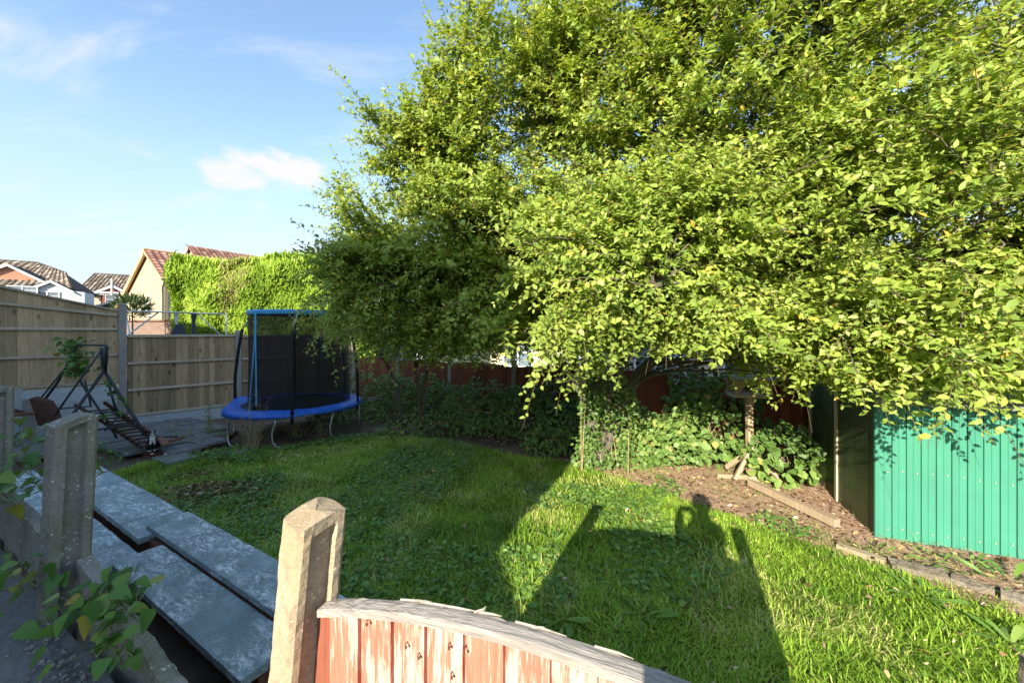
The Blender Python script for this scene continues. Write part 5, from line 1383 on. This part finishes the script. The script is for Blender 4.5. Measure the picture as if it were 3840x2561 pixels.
        mk = np.ones(n, bool); mk[idx] = False; pos, ld, nr, L, asp, tint = pos[mk], ld[mk], nr[mk], L[mk], asp[mk], tint[mk]; n = len(pos)
    fr = pos[:, 1] > 3.7
    v1, f1 = leaves(pos[~fr], ld[~fr], nr[~fr], L[~fr], asp[~fr], LEAF6)
    v2, f2 = leaves(pos[fr], ld[fr], nr[fr], L[fr] * 1.04, asp[fr] * 1.22, SPRAY)
    o = link('crown', np_mesh('crown', np.concatenate([v1, v2]), np.concatenate([f1, f2 + len(v1)]), np.concatenate([np.repeat(tint[~fr], 6), np.repeat(tint[fr], 4)])), mat, t); o['kind'] = 'stuff'
    return t, n

WB = V((1.32, 6.15, 0.0))
limbs = [
    [WB, (1.30, 6.1, .95), (1.05, 6.05, 1.6), (.55, 5.8, 2.4), (-.3, 5.5, 3.4), (-1.0, 5.3, 4.2), (-1.4, 5.1, 4.9)],
    [WB + V((.05, 0, 0)), (1.38, 6.1, 1.1), (1.32, 6.0, 2.0), (1.2, 5.7, 3.2), (.9, 5.3, 4.6), (.55, 5.0, 6.2)],
    [WB + V((.12, .02, 0)), (1.55, 6.1, .8), (2.0, 5.9, 1.5), (2.6, 5.4, 2.4), (3.2, 4.9, 3.6), (3.5, 4.5, 5.2), (3.6, 4.3, 6.6)],
    [WB + V((.1, 0, 0)), (1.6, 6.0, 1.0), (2.2, 5.6, 1.9), (3.0, 4.9, 2.5), (3.7, 4.0, 2.8), (4.2, 3.2, 3.0)],
    [WB + V((.1, -.02, 0)), (1.5, 5.9, 1.2), (1.75, 5.4, 2.1), (1.9, 4.8, 2.7), (1.7, 4.1, 2.9), (1.3, 3.5, 2.6)],
    [WB + V((-.05, 0, 0)), (1.2, 6.1, 1.1), (.6, 6.0, 1.9), (-.4, 5.9, 2.5), (-1.5, 5.8, 2.8), (-2.3, 5.8, 3.1)],
    [WB + V((0, .06, 0)), (1.6, 6.3, 1.2), (2.3, 6.4, 2.6), (3.2, 6.3, 4.2), (4.0, 6.1, 6.0)],
    [WB + V((.12, 0, 0)), (1.9, 5.8, 1.6), (3.0, 5.0, 2.7), (4.3, 4.3, 3.8), (5.2, 3.7, 4.8)],
    [WB, (1.35, 6.0, 1.4), (1.3, 5.5, 2.6), (1.7, 4.7, 3.9), (2.1, 4.1, 5.2), (2.2, 3.7, 6.4)],
]
lobes = [((-.9, 5.2, 4.7), (1.0, .7, .7), .35), ((.7, 5.5, 4.4), (2.5, 1.4, 1.9), 2.9), ((-1.1, 5.6, 3.9), (2.2, 1.3, 1.5), 1.5), ((1.7, 4.9, 6.1), (1.4, 1.0, 1.1), 1.0),
         ((3.2, 4.6, 4.7), (2.3, 1.6, 2.4), 3.0), ((4.3, 3.7, 3.3), (2.0, 1.6, 1.6), 1.9), ((4.6, 4.4, 5.4), (1.8, 1.6, 1.8), 1.4), ((2.2, 4.4, 2.75), (2.0, 1.3, .95), 1.1), ((.7, 4.4, 2.7), (1.5, 1.3, .85), .85),
         ((-1.6, 5.9, 2.8), (1.8, .95, .95), 1.5), ((3.3, 3.4, 2.05), (1.3, .8, .5), .5), ((4.2, 3.35, 2.15), (1.2, .5, .5), .8), ((-.2, 5.0, 3.3), (1.4, 1.0, .9), 1.3), ((.2, 5.0, 5.7), (1.2, .8, .9), .9), ((1.6, 3.8, 3.1), (1.1, .5, .7), .9)]
def keep_w(p):
    x, y, z = p
    if y < 1.75 or z < 1.38: return False
    if x < -2.15 - .9 * min(1.0, max(0.0, (4.9 - z) / 1.2)): return False
    if z < 1.66 and y > 4.6 and x > -1.2 and x < 2.2: return False
    if x < 1.6 and y < 3.0: return False
    if z < 1.92 and 1.1 < x < 2.75: return False
    if z < 1.52 and x > 3.3 and y > 3.0: return False
    return True
_, n1 = willow('willow_tree', 'huge sunlit willow tree with yellow green leaves filling the right half of the photo', WB, limbs, lobes, 1800, 22, 18, .071, M['leaf'], 300, .062, None, 3, keep_w)
# darker tree over the trampoline corner and another standing behind to the right
tb0 = V((-2.02, 8.45, 0))
lim2 = [[tb0, (-2.05, 8.4, .8), (-2.15, 8.3, 1.6), (-2.3, 7.9, 2.4), (-2.6, 7.5, 3.2)], [tb0, (-2.0, 8.4, 1.0), (-1.6, 8.2, 1.9), (-1.0, 7.9, 2.8), (-.7, 7.6, 3.6)], [tb0 + V((-.5, .3, 0)), (-2.6, 8.6, 1.0), (-3.0, 8.3, 2.0), (-3.3, 7.9, 2.9)]]
_, n2 = willow('sapling', 'young tree with a thin trunk in the shade, right of the trampoline', tb0, lim2, [((-2.4, 7.7, 2.7), (1.7, 1.0, .95), 1), ((-.9, 7.9, 2.4), (1.6, .9, .95), 1.1)], 230, 13, 12, .066, M['leaf'], 0, .04, None, 5, lambda p: p[2] > 1.45)
tb1 = V((6.4, 8.4, 0))
lim3 = [[tb1, (6.3, 8.4, 2.0), (6.2, 8.2, 4.0), (5.8, 8.0, 6.5)], [tb1, (6.5, 8.4, 2.2), (7.2, 8.0, 4.0), (8.2, 7.5, 6.0)], [tb1, (6.2, 8.3, 2.0), (5.0, 8.0, 3.6), (4.0, 7.8, 5.2)], [tb1, (6.6, 8.2, 1.5), (7.4, 7.2, 2.6), (8.4, 6.2, 3.4)]]
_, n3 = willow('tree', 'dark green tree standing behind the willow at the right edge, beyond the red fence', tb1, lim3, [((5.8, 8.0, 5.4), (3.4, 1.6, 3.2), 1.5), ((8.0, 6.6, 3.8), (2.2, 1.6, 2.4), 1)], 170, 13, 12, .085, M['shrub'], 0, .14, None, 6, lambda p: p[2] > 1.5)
print('LEAVES', n1, n2, n3)

# ------------------------------------------------------------------ brambles along the red fence, ivy on the trunk
def bush(name, label, cat, blobs, n, L, mat, tpl, parent_base, floor=0.02, canes=60, grp=None, facing=(-.1, -.6, .5)):
    t = thing(name, label, cat, tuple(parent_base), 0, grp)
    ws = np.array([b[2] for b in blobs], float); ws /= ws.sum(); P_, Nn = [], []
    for (c, rad, w), k in zip(blobs, RNG.multinomial(n, ws)):
        u = norm(rnd(k)); q = RNG.uniform(.55, 1.0, (k, 1)) ** .5
        bump_ = 1 + .22 * (vnoise(u[:, 0] * 2 + c[0], u[:, 2] * 2 + c[1], 1.9, 7)[:, None] - .5) * 2
        P_.append(np.array(c) + u * np.array(rad) * q * bump_); Nn.append(u)
    p = np.concatenate(P_); u = np.concatenate(Nn); k = p[:, 2] > floor; p, u = p[k], u[k]; n = len(p)
    nr = u * .8 + np.array(facing) + rnd(n, .4); d = rnd(n, .7) + u * .4 + np.array([0, -.2, -.35])
    LL = L * RNG.uniform(.55, 1.3, n)
    v, f = leaves(p, d, nr, LL, RNG.uniform(.75, 1.0, n), tpl)
    ti = np.clip(.45 + .5 * (vnoise(p[:, 0], p[:, 2], 1.6, 2) - .5) + RNG.normal(0, .17, n), 0, .95); ti[RNG.random(n) < .012] = 1
    o = link('foliage', np_mesh('foliage', v, f, np.repeat(ti, len(tpl[0]))), mat, t); o['kind'] = 'stuff'
    mb = MB()
    for i in range(canes):
        c, rad, w = blobs[random.randrange(len(blobs))]
        a = V((c[0] + random.uniform(-1, 1) * rad[0], c[1] + random.uniform(-.6, .8) * rad[1], 0)); b = V(c) + V((random.uniform(-1, 1) * rad[0], random.uniform(-1, .6) * rad[1], random.uniform(.2, 1) * rad[2]))
        pts = bez(a, (a + b) / 2 + UP * .25, b, 5); mb.tube(pts, [.006, .006, .005, .004, .004, .002], 4, False)
    mb.build('cane', M['straw'], t)['kind'] = 'stuff'
    return t
def fl(s, off, z): p = C0 + BD * s + BN * off; return (p.x, p.y, z)
bush('bramble', 'dark bramble thicket in the shade against the back fence, left of the ivy covered trunk', 'bramble', [(fl(4.6, .75, .42), (.9, .5, .62), 1), (fl(5.6, .85, .45), (.9, .55, .72), 1.2), (fl(6.5, .7, .5), (.8, .5, .68), 1.1), (fl(3.6, .7, .3), (.7, .4, .5), .7), (fl(5.0, 1.45, .15), (1.3, .4, .32), .7)], 5200, .072, M['bramble'], LOBED, fl(5.4, .8, 0))
bush('bramble', 'sunlit bramble bush with pale green lobed leaves spilling onto the lawn beside the bird table', 'bramble', [(fl(7.7, .85, .38), (.85, .5, .55), 1.2), (fl(8.5, .80, .30), (.7, .45, .45), 1), (fl(7.6, 1.25, .15), (.7, .3, .28), .6), (fl(7.2, .5, .8), (.5, .35, .5), .4), (fl(8.9, .95, .36), (.75, .5, .48), 1.2), (fl(9.5, .85, .30), (.6, .45, .42), .9), (fl(8.7, 1.45, .12), (.8, .3, .22), .6)], 6800, .078, M['bramble'], LOBED, fl(8, .8, 0))
bush('ivy', 'ivy climbing round the foot of the willow trunk', 'ivy', [((1.30, 6.1, .9), (.20, .22, .70), 1), ((1.80, 6.2, .85), (.32, .28, .55), .8), ((1.5, 6.15, .35), (.5, .3, .4), .6), ((1.62, 5.92, 1.15), (.34, .26, .45), .9), ((1.25, 6.0, 1.35), (.22, .2, .45), .5)], 3700, .055, M['bramble'], LOBED, (1.3, 6.1, 0), canes=14)
bush('shrub', 'broad leaved bush between bird table and shed, its leaves glossy in the sun', 'shrub', [(fl(10.1, .55, .75), (.75, .45, .75), 1.2), (fl(10.9, .9, .4), (.5, .45, .45), .8), (fl(9.7, .4, 1.0), (.5, .3, .5), .5)], 1900, .105, M['bramble'], LEAFFOLD, fl(10.3, .6, 0), canes=30)
bush('undergrowth', 'low dark undergrowth in the far corner between trampoline and sapling', 'shrub', [(fl(1.4, .7, .45), (.9, .5, .65), 1), (fl(2.6, .8, .45), (.8, .5, .62), 1), (fl(3.7, .6, .5), (.7, .4, .7), .8), (fl(2.2, 1.7, .12), (1.0, .5, .22), .6)], 3300, .07, M['bramble'], LOBED, fl(2, .8, 0), canes=30)
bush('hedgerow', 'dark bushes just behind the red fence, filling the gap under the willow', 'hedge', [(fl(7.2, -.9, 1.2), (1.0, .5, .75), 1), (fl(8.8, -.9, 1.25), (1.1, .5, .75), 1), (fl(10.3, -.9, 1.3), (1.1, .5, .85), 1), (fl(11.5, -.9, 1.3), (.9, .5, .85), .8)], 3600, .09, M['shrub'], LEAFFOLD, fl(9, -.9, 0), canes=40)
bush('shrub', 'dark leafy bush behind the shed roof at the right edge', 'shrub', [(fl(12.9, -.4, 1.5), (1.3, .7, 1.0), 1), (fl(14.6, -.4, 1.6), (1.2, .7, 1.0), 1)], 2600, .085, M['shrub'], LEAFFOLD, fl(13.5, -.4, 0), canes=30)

# ------------------------------------------------------------------ conifer hedge next door
def hedge():
    a, b = P(628, 1250, 13.3), P(1400, 1250, 13.6); a.z = b.z = 0
    d = (b - a).normalized(); nf_ = V((d.y, -d.x, 0)); L = (b - a).length; D_ = 1.7; Ht = 4.72
    t = thing('hedge', 'tall bright green conifer hedge beyond the fence, left of the big willow', 'hedge', tuple(a))
    n = 84000
    s = RNG.uniform(0, 1, n); face = RNG.random(n)
    s_, h_, w_ = RNG.uniform(0, L, n), RNG.uniform(.6, Ht, n), np.zeros(n)
    N_ = np.zeros((n, 3))
    front = face < .66; top = (face >= .66) & (face < .86); end = face >= .86
    w_[front] = 0; N_[front] = np.array(nf_)
    h_[top] = Ht; w_[top] = RNG.uniform(0, D_, top.sum()); N_[top] = (0, 0, 1)
    s_[end] = 0; w_[end] = RNG.uniform(0, D_, end.sum()); N_[end] = -np.array(d)
    bulge = .42 * (vnoise(s_, h_ + w_, .9, 9) - .5) + .26 * (vnoise(s_, h_ + w_, 2.6, 10) - .5)
    rise = .16 * (vnoise(s_, w_, .5, 4) - .3) + .06 * s_ / L
    cx = np.where(end, .10 * (h_ / Ht - .4) * 0, 0)
    p = np.array(a) + np.outer(s_, np.array(d)) - np.outer(w_, np.array(nf_)) + N_ * bulge[:, None]
    p[:, 2] += h_ * (1 + rise * .25) 
    # round the top edges
    tpf = np.clip((h_ - (Ht - .55)) / .55, 0, 1) * (front | end)
    p -= N_ * (tpf ** 2 * .35)[:, None]
    p -= N_ * (RNG.uniform(0, .5, n) ** 2.0)[:, None]
    dd = N_ * .45 + np.array([0.25, 0, .8]) + rnd(n, .32); nr = N_ + np.array([-.2, -.4, .1]) + rnd(n, .4)
    LL = RNG.uniform(.10, .27, n) * np.where(top & (RNG.random(n) < .05), 1.6, 1)
    v, f = leaves(p, dd, nr, LL, RNG.uniform(.12, .26, n), SPRAY)
    brown = (vnoise(s_, h_, .8, 21) > .72) & (RNG.random(n) < .45)
    ti = np.clip(.5 + .9 * (vnoise(s_, h_, 1.7, 22) - .5) + RNG.normal(0, .14, n), 0, .9); ti[brown] = 1.0
    o = link('foliage', np_mesh('foliage', v, f, np.repeat(ti, 4)), M['hedge'], t); o['kind'] = 'stuff'
    mb = MB()
    c = a + d * L / 2 - nf_ * D_ / 2 + UP * Ht * .46; mb.obox(c, L / 2 - .35, D_ / 2 - .35, Ht * .46 - .1, d, -nf_); mb.build('inner_branches', M['bark'], t)
    mb = MB()
    for i in range(9):
        q = a + d * (.4 + i * L / 9) - nf_ * D_ / 2; mb.tube([q, q + UP * 4], [.09, .04], 6)
    mb.build('trunk', M['bark'], t)
hedge()
# small shrub beyond the fence
def puff(name, label, c, r, n, L, mat, asp=.3, tpl=LEAF6, up=.9, cat='shrub'):
    t = thing(name, label, cat, (c[0], c[1], 0)); u = norm(rnd(n)); p = np.array(c) + u * np.array(r) * RNG.uniform(.2, 1, (n, 1)) ** .5
    v, f = leaves(p, u + np.array([0, 0, up]) + rnd(n, .3), u + rnd(n, .5), L * RNG.uniform(.6, 1.3, n), np.full(n, asp), tpl)
    o = link('foliage', np_mesh('foliage', v, f, np.repeat(np.clip(RNG.normal(.45, .2, n), 0, 1), len(tpl[0]))), mat, t); o['kind'] = 'stuff'
    mb = MB(); mb.tube([(c[0], c[1], 0), (c[0], c[1], c[2])], [.04, .02], 6); mb.build('stem', M['bark'], t); return t
q = P(497, 1155, 14.2); puff('shrub', 'spiky dark green shrub beyond the fence in front of the cream gable wall', tuple(q), (.55, .5, .42), 700, .26, M['shrub'], .13)

# ------------------------------------------------------------------ grass, ground cover and litter
def grass():
    n = 300000
    # sample more densely near the viewer
    y = 1.1 * (8.3 / 1.1) ** RNG.random(n * 2); x = RNG.uniform(-6.3, 5.2, n * 2)
    acc = RNG.random(n * 2) < np.clip(1.6 / (y ** .35), 0, 1)
    x, y = x[acc], y[acc]
    k = (in_poly(x, y, LAWN) | in_poly(x, y, BARE)) & (np.abs(x) < 1.42 * y + .3)
    e = vnoise(x, y, 1.1, 31)
    # thin, worn and covered places
    def away(cx_, cy_, rx, ry): return ((x - cx_) / rx) ** 2 + ((y - cy_) / ry) ** 2
    k &= (away(-4.0, 5.15, .8, .42) > 1) | (RNG.random(len(x)) < .12)
    k &= (away(-4.6, 8.0, 1.5, 1.2) > 1) | (RNG.random(len(x)) < .2)
    nd = in_poly(x, y, BARE); k &= (~nd) | (RNG.random(len(x)) < .50 * np.clip(vnoise(x, y, 2.2, 39) * 2.2 - .75, 0, 1))
    k &= RNG.random(len(x)) < np.clip(.25 + 1.0 * e, .25, .85)
    x, y = x[k], y[k]; n = len(x)
    h = (.030 + .048 * vnoise(x, y, 1.7, 33) ** 1.8 + .022 * vnoise(x, y, 7, 34)) * RNG.uniform(.55, 1.45, n)
    h *= np.where(in_poly(x, y, BARE), .6, 1)
    az = 6.28 * vnoise(x, y, 1.3, 35) * 1.6 + RNG.normal(0, 1.5, n)
    lean = RNG.uniform(.35, 1.5, n); w = RNG.uniform(.0020, .0043, n) * (1 + .11 * y)
    lg = RNG.random(n) < .06; h = np.where(lg, h * 1.9, h); w = np.where(lg, w * .75, w)
    dx, dy = np.cos(az), np.sin(az); sx, sy = -dy, dx
    z0 = relief(x, y)
    def pt(f, wf, s):
        return np.stack([x + dx * h * lean * f ** 1.6 + sx * w * wf * s, y + dy * h * lean * f ** 1.6 + sy * w * wf * s, z0 + h * (f - .28 * lean * f * f)], -1)
    v = np.stack([pt(0, 1, -1), pt(0, 1, 1), pt(.55, .8, -1), pt(.55, .8, 1), pt(1, 0, 0)], 1).reshape(-1, 3)
    f = (np.array([[0, 1, 3], [0, 3, 2], [2, 3, 4]])[None] + (np.arange(n) * 5)[:, None, None]).reshape(-1, 3)
    ti = np.clip(.42 + .55 * (vnoise(x, y, .9, 36) - .5) + .35 * (vnoise(x, y, 4.5, 37) - .5) + RNG.normal(0, .16, n), 0, .93)
    ti[RNG.random(n) < .035] = 1.0
    th_ = (vnoise(x, y, 1.9, 44) > .70) & (RNG.random(n) < .45); ti[th_] = RNG.uniform(.85, 1.0, th_.sum())
    o = link('grass', np_mesh('grass', v, f, np.repeat(ti, 5)), M['grass']); o['kind'] = 'stuff'
    print('BLADES', n)
grass()
def cover():
    """low broad leaved weeds mixed into the turf"""
    n = 60000; x = RNG.uniform(-6, 4.5, n); y = RNG.uniform(2.0, 8.3, n)
    k = in_poly(x, y, LAWN) & (vnoise(x, y, 1.2, 41) > np.where(x < .5, .46, .66)); x, y = x[k], y[k]; n = len(x)
    p = np.stack([x, y, relief(x, y) + RNG.uniform(.01, .07, n)], -1)
    a = RNG.uniform(0, 6.28, n); d = np.stack([np.cos(a), np.sin(a), RNG.uniform(-.1, .5, n)], -1)
    v, f = leaves(p, d, np.array([0, 0, 1.0]) + rnd(n, .35), RNG.uniform(.028, .075, n), RNG.uniform(.40, .75, n), LEAF6)
    o = link('ground_cover', np_mesh('ground_cover', v, f, np.repeat(RNG.uniform(0, 1, n), 6)), M['weedm']); o['kind'] = 'stuff'
cover()
def litter():
    P_ = []
    def blob(cx_, cy_, rx, ry, n, h): 
        u = RNG.normal(0, .5, (n, 2)); P_.append(np.stack([cx_ + u[:, 0] * rx, cy_ + u[:, 1] * ry, np.clip(h * (1 - (u ** 2).sum(1)), 0, 1) * RNG.random(n)], -1))
    blob(-4.05, 5.15, .75, .36, 900, .10); blob(-3.3, 4.65, .55, .25, 260, .03); blob(-4.75, 5.8, .5, .3, 200, .03)
    n = 15000; x = RNG.uniform(-.5, 6.5, n); y = RNG.uniform(2, 6.8, n); k = in_poly(x, y, BARE); P_.append(np.stack([x[k], y[k], np.zeros(k.sum())], -1))
    n = 2600; x = RNG.uniform(-3.6, 1.2, n); q = RNG.normal(.9, .3, n); s = (x + 4.98) / BD.x; P_.append(np.stack([x + BN.x * q, 11.95 + BD.y * s + BN.y * q, np.zeros(n)], -1))
    n = 650; x = RNG.uniform(-5, 4, n); y = RNG.uniform(2.2, 7.5, n); k = in_poly(x, y, LAWN); P_.append(np.stack([x[k], y[k], np.full(k.sum(), .05)], -1))
    p = np.concatenate(P_); n = len(p); p[:, 2] += relief(p[:, 0], p[:, 1]) + .022
    a = RNG.uniform(0, 6.28, n); d = np.stack([np.cos(a), np.sin(a), RNG.normal(0, .25, n)], -1)
    v, f = leaves(p, d, np.array([0, 0, 1.0]) + rnd(n, .5), RNG.uniform(.022, .07, n), RNG.uniform(.25, .6, n), LEAFFOLD)
    o = link('leaf_litter', np_mesh('leaf_litter', v, f, np.repeat(RNG.uniform(0, 1, n) ** 1.2, 7)), M['litter']); o['kind'] = 'stuff'
    # dry stalks and straw
    n = 4200; x = RNG.uniform(.5, 5, n); y = RNG.uniform(2.6, 6.4, n); k = in_poly(x, y, BARE); o_ = np.stack([x[k], y[k], relief(x[k], y[k]) + .03], -1)
    m_ = len(o_); d = np.stack([RNG.normal(0, 1, m_), RNG.normal(0, 1, m_), RNG.uniform(-.05, .3, m_)], -1)
    v, f = tubes_np(o_, d, RNG.uniform(.06, .26, m_), np.full(m_, .1), .0018, .001)
    o = link('straw', np_mesh('straw', v, f), M['straw']); o['kind'] = 'stuff'
litter()

# ------------------------------------------------------------------ single weeds, stalks and bindweed
WM = [leaf_template_mesh('leaf', .36, -.22, .14, 'dock', 10), leaf_template_mesh('leaf', .30, -.34, .2, 'dock', 10), leaf_template_mesh('leaf', .44, -.12, .1, 'dock', 10)]
def rosette(px, py, n, L, label, spread=.0, up=.45, name='weed', grp=None):
    c = G(px, py, .02); t = thing(name, label, 'weed', tuple(c), 0, grp)
    for i in range(n):
        a = i * 2.4 + random.uniform(-.3, .3); d = V((math.cos(a), math.sin(a), random.uniform(.15, .75) * up * 2)); l = L * random.uniform(.6, 1.15)
        o_ = c + V((math.cos(a), math.sin(a), 0)) * random.uniform(.01, .04 + spread) + UP * .02
        link('leaf', WM[i % 3], M['weed'], t, frame(d, V((0, 0, 1)) + V((random.gauss(0, .25), random.gauss(0, .25), 0)), o_, l))
    return t
rosette(2305, 2195, 46, .11, 'largest leafy dandelion clump, in the shadow of the fence on the lawn', .17)
rosette(2075, 2035, 12, .15, 'pale dandelion rosette in the sunlit notch of lawn left of the shadows', .05)
rosette(2410, 2310, 9, .16, 'broad leaved weed just below the largest dandelion clump', .05)
rosette(2120, 2330, 8, .16, 'two leaved dock clump in the shade above the fence capping', .04)
rosette(3460, 2240, 12, .15, 'pale sunlit weed patch on the lawn in front of the kerb, right', .12, .3)
rosette(3790, 2420, 12, .17, 'big thistle like weed at the bottom right corner of the lawn', .06)
rosette(1440, 1625, 12, .22, 'upright broad leaved plant at the back of the lawn below the sapling', .06, .7)
rosette(1560, 1830, 14, .14, 'low weed clump in the shaded middle of the lawn', .14, .3)
rosette(1250, 1850, 16, .13, 'low weed clump in the shaded lawn left of the middle, near the leaf pile', .2, .3)
rosette(1500, 1940, 12, .14, 'weed clump in the shaded lawn above the sunlit concrete post', .14, .3)
rosette(3260, 2060, 10, .09, 'small bright weed growing over the pale concrete edging strip', .1, .6)
rosette(3640, 2130, 14, .15, 'leafy weed growing in front of the green shed wall, right', .2, .5)
rosette(3500, 2110, 10, .11, 'weed tuft beside the long kerb piece before the shed', .15, .5)
rosette(3780, 2180, 14, .19, 'large leaved weed at the right edge against the shed', .2, .6)
rosette(2720, 1810, 9, .07, 'small green weed on the bare soil left of the bird table foot', .1, .5)
rosette(2940, 1800, 6, .07, 'tiny weed on the bare soil right of the bird table foot', .05, .5)
def stalks(px, py, n, hgt, label, spread=.12, name='dry_weed', leafy=0, z=0.0):
    c = G(px, py, z); t = thing(name, label, 'weed', tuple(c)); mb = MB()
    tips = []
    for i in range(n):
        a = c + V((random.gauss(0, spread * .4), random.gauss(0, spread * .4), 0)); b = a + V((random.gauss(0, spread), random.gauss(0, spread), hgt * random.uniform(.5, 1.1)))
        pts = bez(a, (a + b) / 2 + V((random.gauss(0, .05), random.gauss(0, .05), .05)), b, 5); mb.tube(pts, [.004, .0035, .003, .0025, .002, .001], 4, False); tips.append(pts)
        for k in range(3):
            p = pts[random.randrange(2, 6)]; mb.tube([p, p + V((random.gauss(0, .09), random.gauss(0, .09), random.uniform(.0, .12)))], [.002, .0008], 3, False)
    mb.build('stalk', M['straw'], t)['kind'] = 'stuff'
    if leafy:
        pp = np.array([tuple(p[random.randrange(1, 6)] + V((random.gauss(0, .03), random.gauss(0, .03), random.gauss(0, .03)))) for p in tips for _ in range(leafy)])
        k = len(pp); v, f = leaves(pp, rnd(k), np.array([0, -.3, 1.0]) + rnd(k, .3), RNG.uniform(.03, .07, k), RNG.uniform(.4, .6, k), LEAF6)
        o = link('foliage', np_mesh('foliage', v, f, np.repeat(RNG.uniform(0, 1, k), 6)), M['weedm'], t); o['kind'] = 'stuff'
stalks(945, 1690, 26, .95, 'tall dry brown weed stalks standing in front of the trampoline pad')
stalks(985, 1660, 14, .5, 'green and brown weed tangle under the trampoline edge', .2, 'weed', 5)
stalks(745, 1690, 9, .42, 'thin dry weed with bent stalks right of the patio corner', .16)
stalks(790, 1640, 9, .75, 'upright green weed with pale flower heads against the gravel board', .07, 'weed', 9)
stalks(640, 1640, 5, .35, 'small green weed at the foot of the gravel board behind the cat', .06, 'weed', 6)
stalks(690, 1655, 7, .25, 'low green weed between the loose slabs right of the cat', .12, 'weed', 8)
stalks(840, 1650, 10, .30, 'green weed clump at the left foot of the trampoline', .14, 'weed', 7)
stalks(1200, 1635, 14, .32, 'green weed clump under the right side of the trampoline', .16, 'weed', 7)
stalks(450, 1640, 7, .3, 'green weed growing under the broken swing seat', .12, 'weed', 8)
stalks(1110, 1640, 12, .35, 'grassy weed tuft in front of the trampoline middle leg', .2, 'weed', 4)

HM = [leaf_template_mesh('leaf', .80, -.22, .16, 'heart'), leaf_template_mesh('leaf', .70, -.35, .25, 'heart'), leaf_template_mesh('leaf', .86, -.10, .12, 'heart')]
def vine(label, spine, n, L, spread, name='bindweed', drape=(-.15, -.35, -.45), cat='climber'):
    spine = [V(p) for p in spine]; t = thing(name, label, cat, tuple(spine[0])); mb = MB(); mb.tube(spine, .0028, 4, False)
    for i in range(n):
        f = random.random() * (len(spine) - 1); k = int(f); p = spine[k].lerp(spine[min(k + 1, len(spine) - 1)], f - k)
        o_ = p + V((random.gauss(0, spread), random.gauss(0, spread), abs(random.gauss(0, spread * .8))))
        d = V(drape) + V((random.gauss(0, .6), random.gauss(0, .6), random.gauss(0, .3))); nr = V((0, -.25, 1)) + V((random.gauss(0, .35), random.gauss(0, .35), 0))
        l = L * random.uniform(.55, 1.2)
        link('leaf', HM[i % 3], M['bind'], t, frame(d, nr, o_, l)); mb.tube([p, p.lerp(o_, .5) + UP * .01, o_], .0015, 3, False)
    mb.build('stem', M['stem'], t)['kind'] = 'stuff'
vine('bindweed trailing over the slumped gravel board in the foreground, with pale and yellowing leaves', [P(180, 2330, 1.55), P(300, 2300, 1.6), P(380, 2260, 1.62), P(450, 2260, 1.62), P(520, 2330, 1.58)], 56, .078, .075)
vine('bindweed stem hanging down near the bottom edge over the terrace corner', [P(390, 2270, 1.58), P(430, 2400, 1.5), P(470, 2520, 1.42)], 30, .08, .06)
vine('bindweed mass behind the two mossy posts, over the slabs', [P(20, 1720, 2.6), P(80, 1760, 2.55), P(150, 1800, 2.45), P(60, 1900, 2.35), P(10, 1850, 2.4)], 60, .10, .14)
vine('bindweed shoots on the soil at the left edge beside the post foot', [P(0, 2130, 1.9), P(60, 2150, 1.85), P(140, 2200, 1.8), P(60, 2230, 1.8)], 22, .075, .07)
vine('bindweed leaves between the far slabs and the patio', [P(80, 1640, 3.6), P(180, 1660, 3.7), P(120, 1720, 3.3)], 30, .13, .13)
vine('small sprig of leaves growing up beside the pale far slab', [P(355, 1770, 4.4), P(362, 1735, 4.4), P(372, 1728, 4.4)], 9, .085, .03)
vine('leafy climber wrapped around the top corner of the broken swing seat frame', [q3(830, 0, 6.6), q3(800, 120, 6.65), q3(880, 200, 6.6), q3(900, 330, 6.6), q3(840, 400, 6.65)], 190, .105, .085, 'climber')
vine('thin yellowing climber along the right leg of the broken swing seat frame', [q3(1210, 400, 6.55), q3(1260, 560, 6.6), q3(1350, 660, 6.6), q3(1480, 760, 6.6)], 40, .075, .045, 'climber')
vine('climber trailing across the collapsed slats of the swing seat', [q3(1090, 880, 6.3), q3(1160, 850, 6.3), q3(1300, 820, 6.4)], 12, .09, .05, 'climber')
vine('ivy shoots along the brick face of the patio step', [q3(1080, 1190, 5.9), q3(1180, 1260, 5.8), q3(1280, 1300, 5.8), q3(1450, 1340, 5.8)], 22, .075, .05, 'ivy_shoot')
vine('thin pale climber on the rail of the sloping boundary fence', [fp(-.95, .06, 1.73), fp(-.55, .06, 1.74), fp(-.25, .06, 1.78), fp(-.12, .06, 1.95), fp(-.2, .06, 2.08)], 14, .045, .02, 'climber')
# pebbles at the foot of the mossy post
mb = MB(); rs = random.Random(5)
for i in range(190):
    f = rs.random(); c = L1.lerp(P1, f * .55) + V((-.10 + rs.gauss(0, .05), -.10 + rs.gauss(0, .04), .735 + rs.uniform(-.005, .02)))
    r = rs.uniform(.006, .018); vs = []
    for (x, y, z) in ((1, 0, 0), (-1, 0, 0), (0, 1, 0), (0, -1, 0), (0, 0, .7), (0, 0, -.7)): vs.append(c + V((x, y, z)) * r * rs.uniform(.7, 1.2))
    mb.add(vs, [(0, 2, 4), (2, 1, 4), (1, 3, 4), (3, 0, 4), (2, 0, 5), (1, 2, 5), (3, 1, 5), (0, 3, 5)])
mb.build('pebbles', M['stone'], None, True)['kind'] = 'stuff'
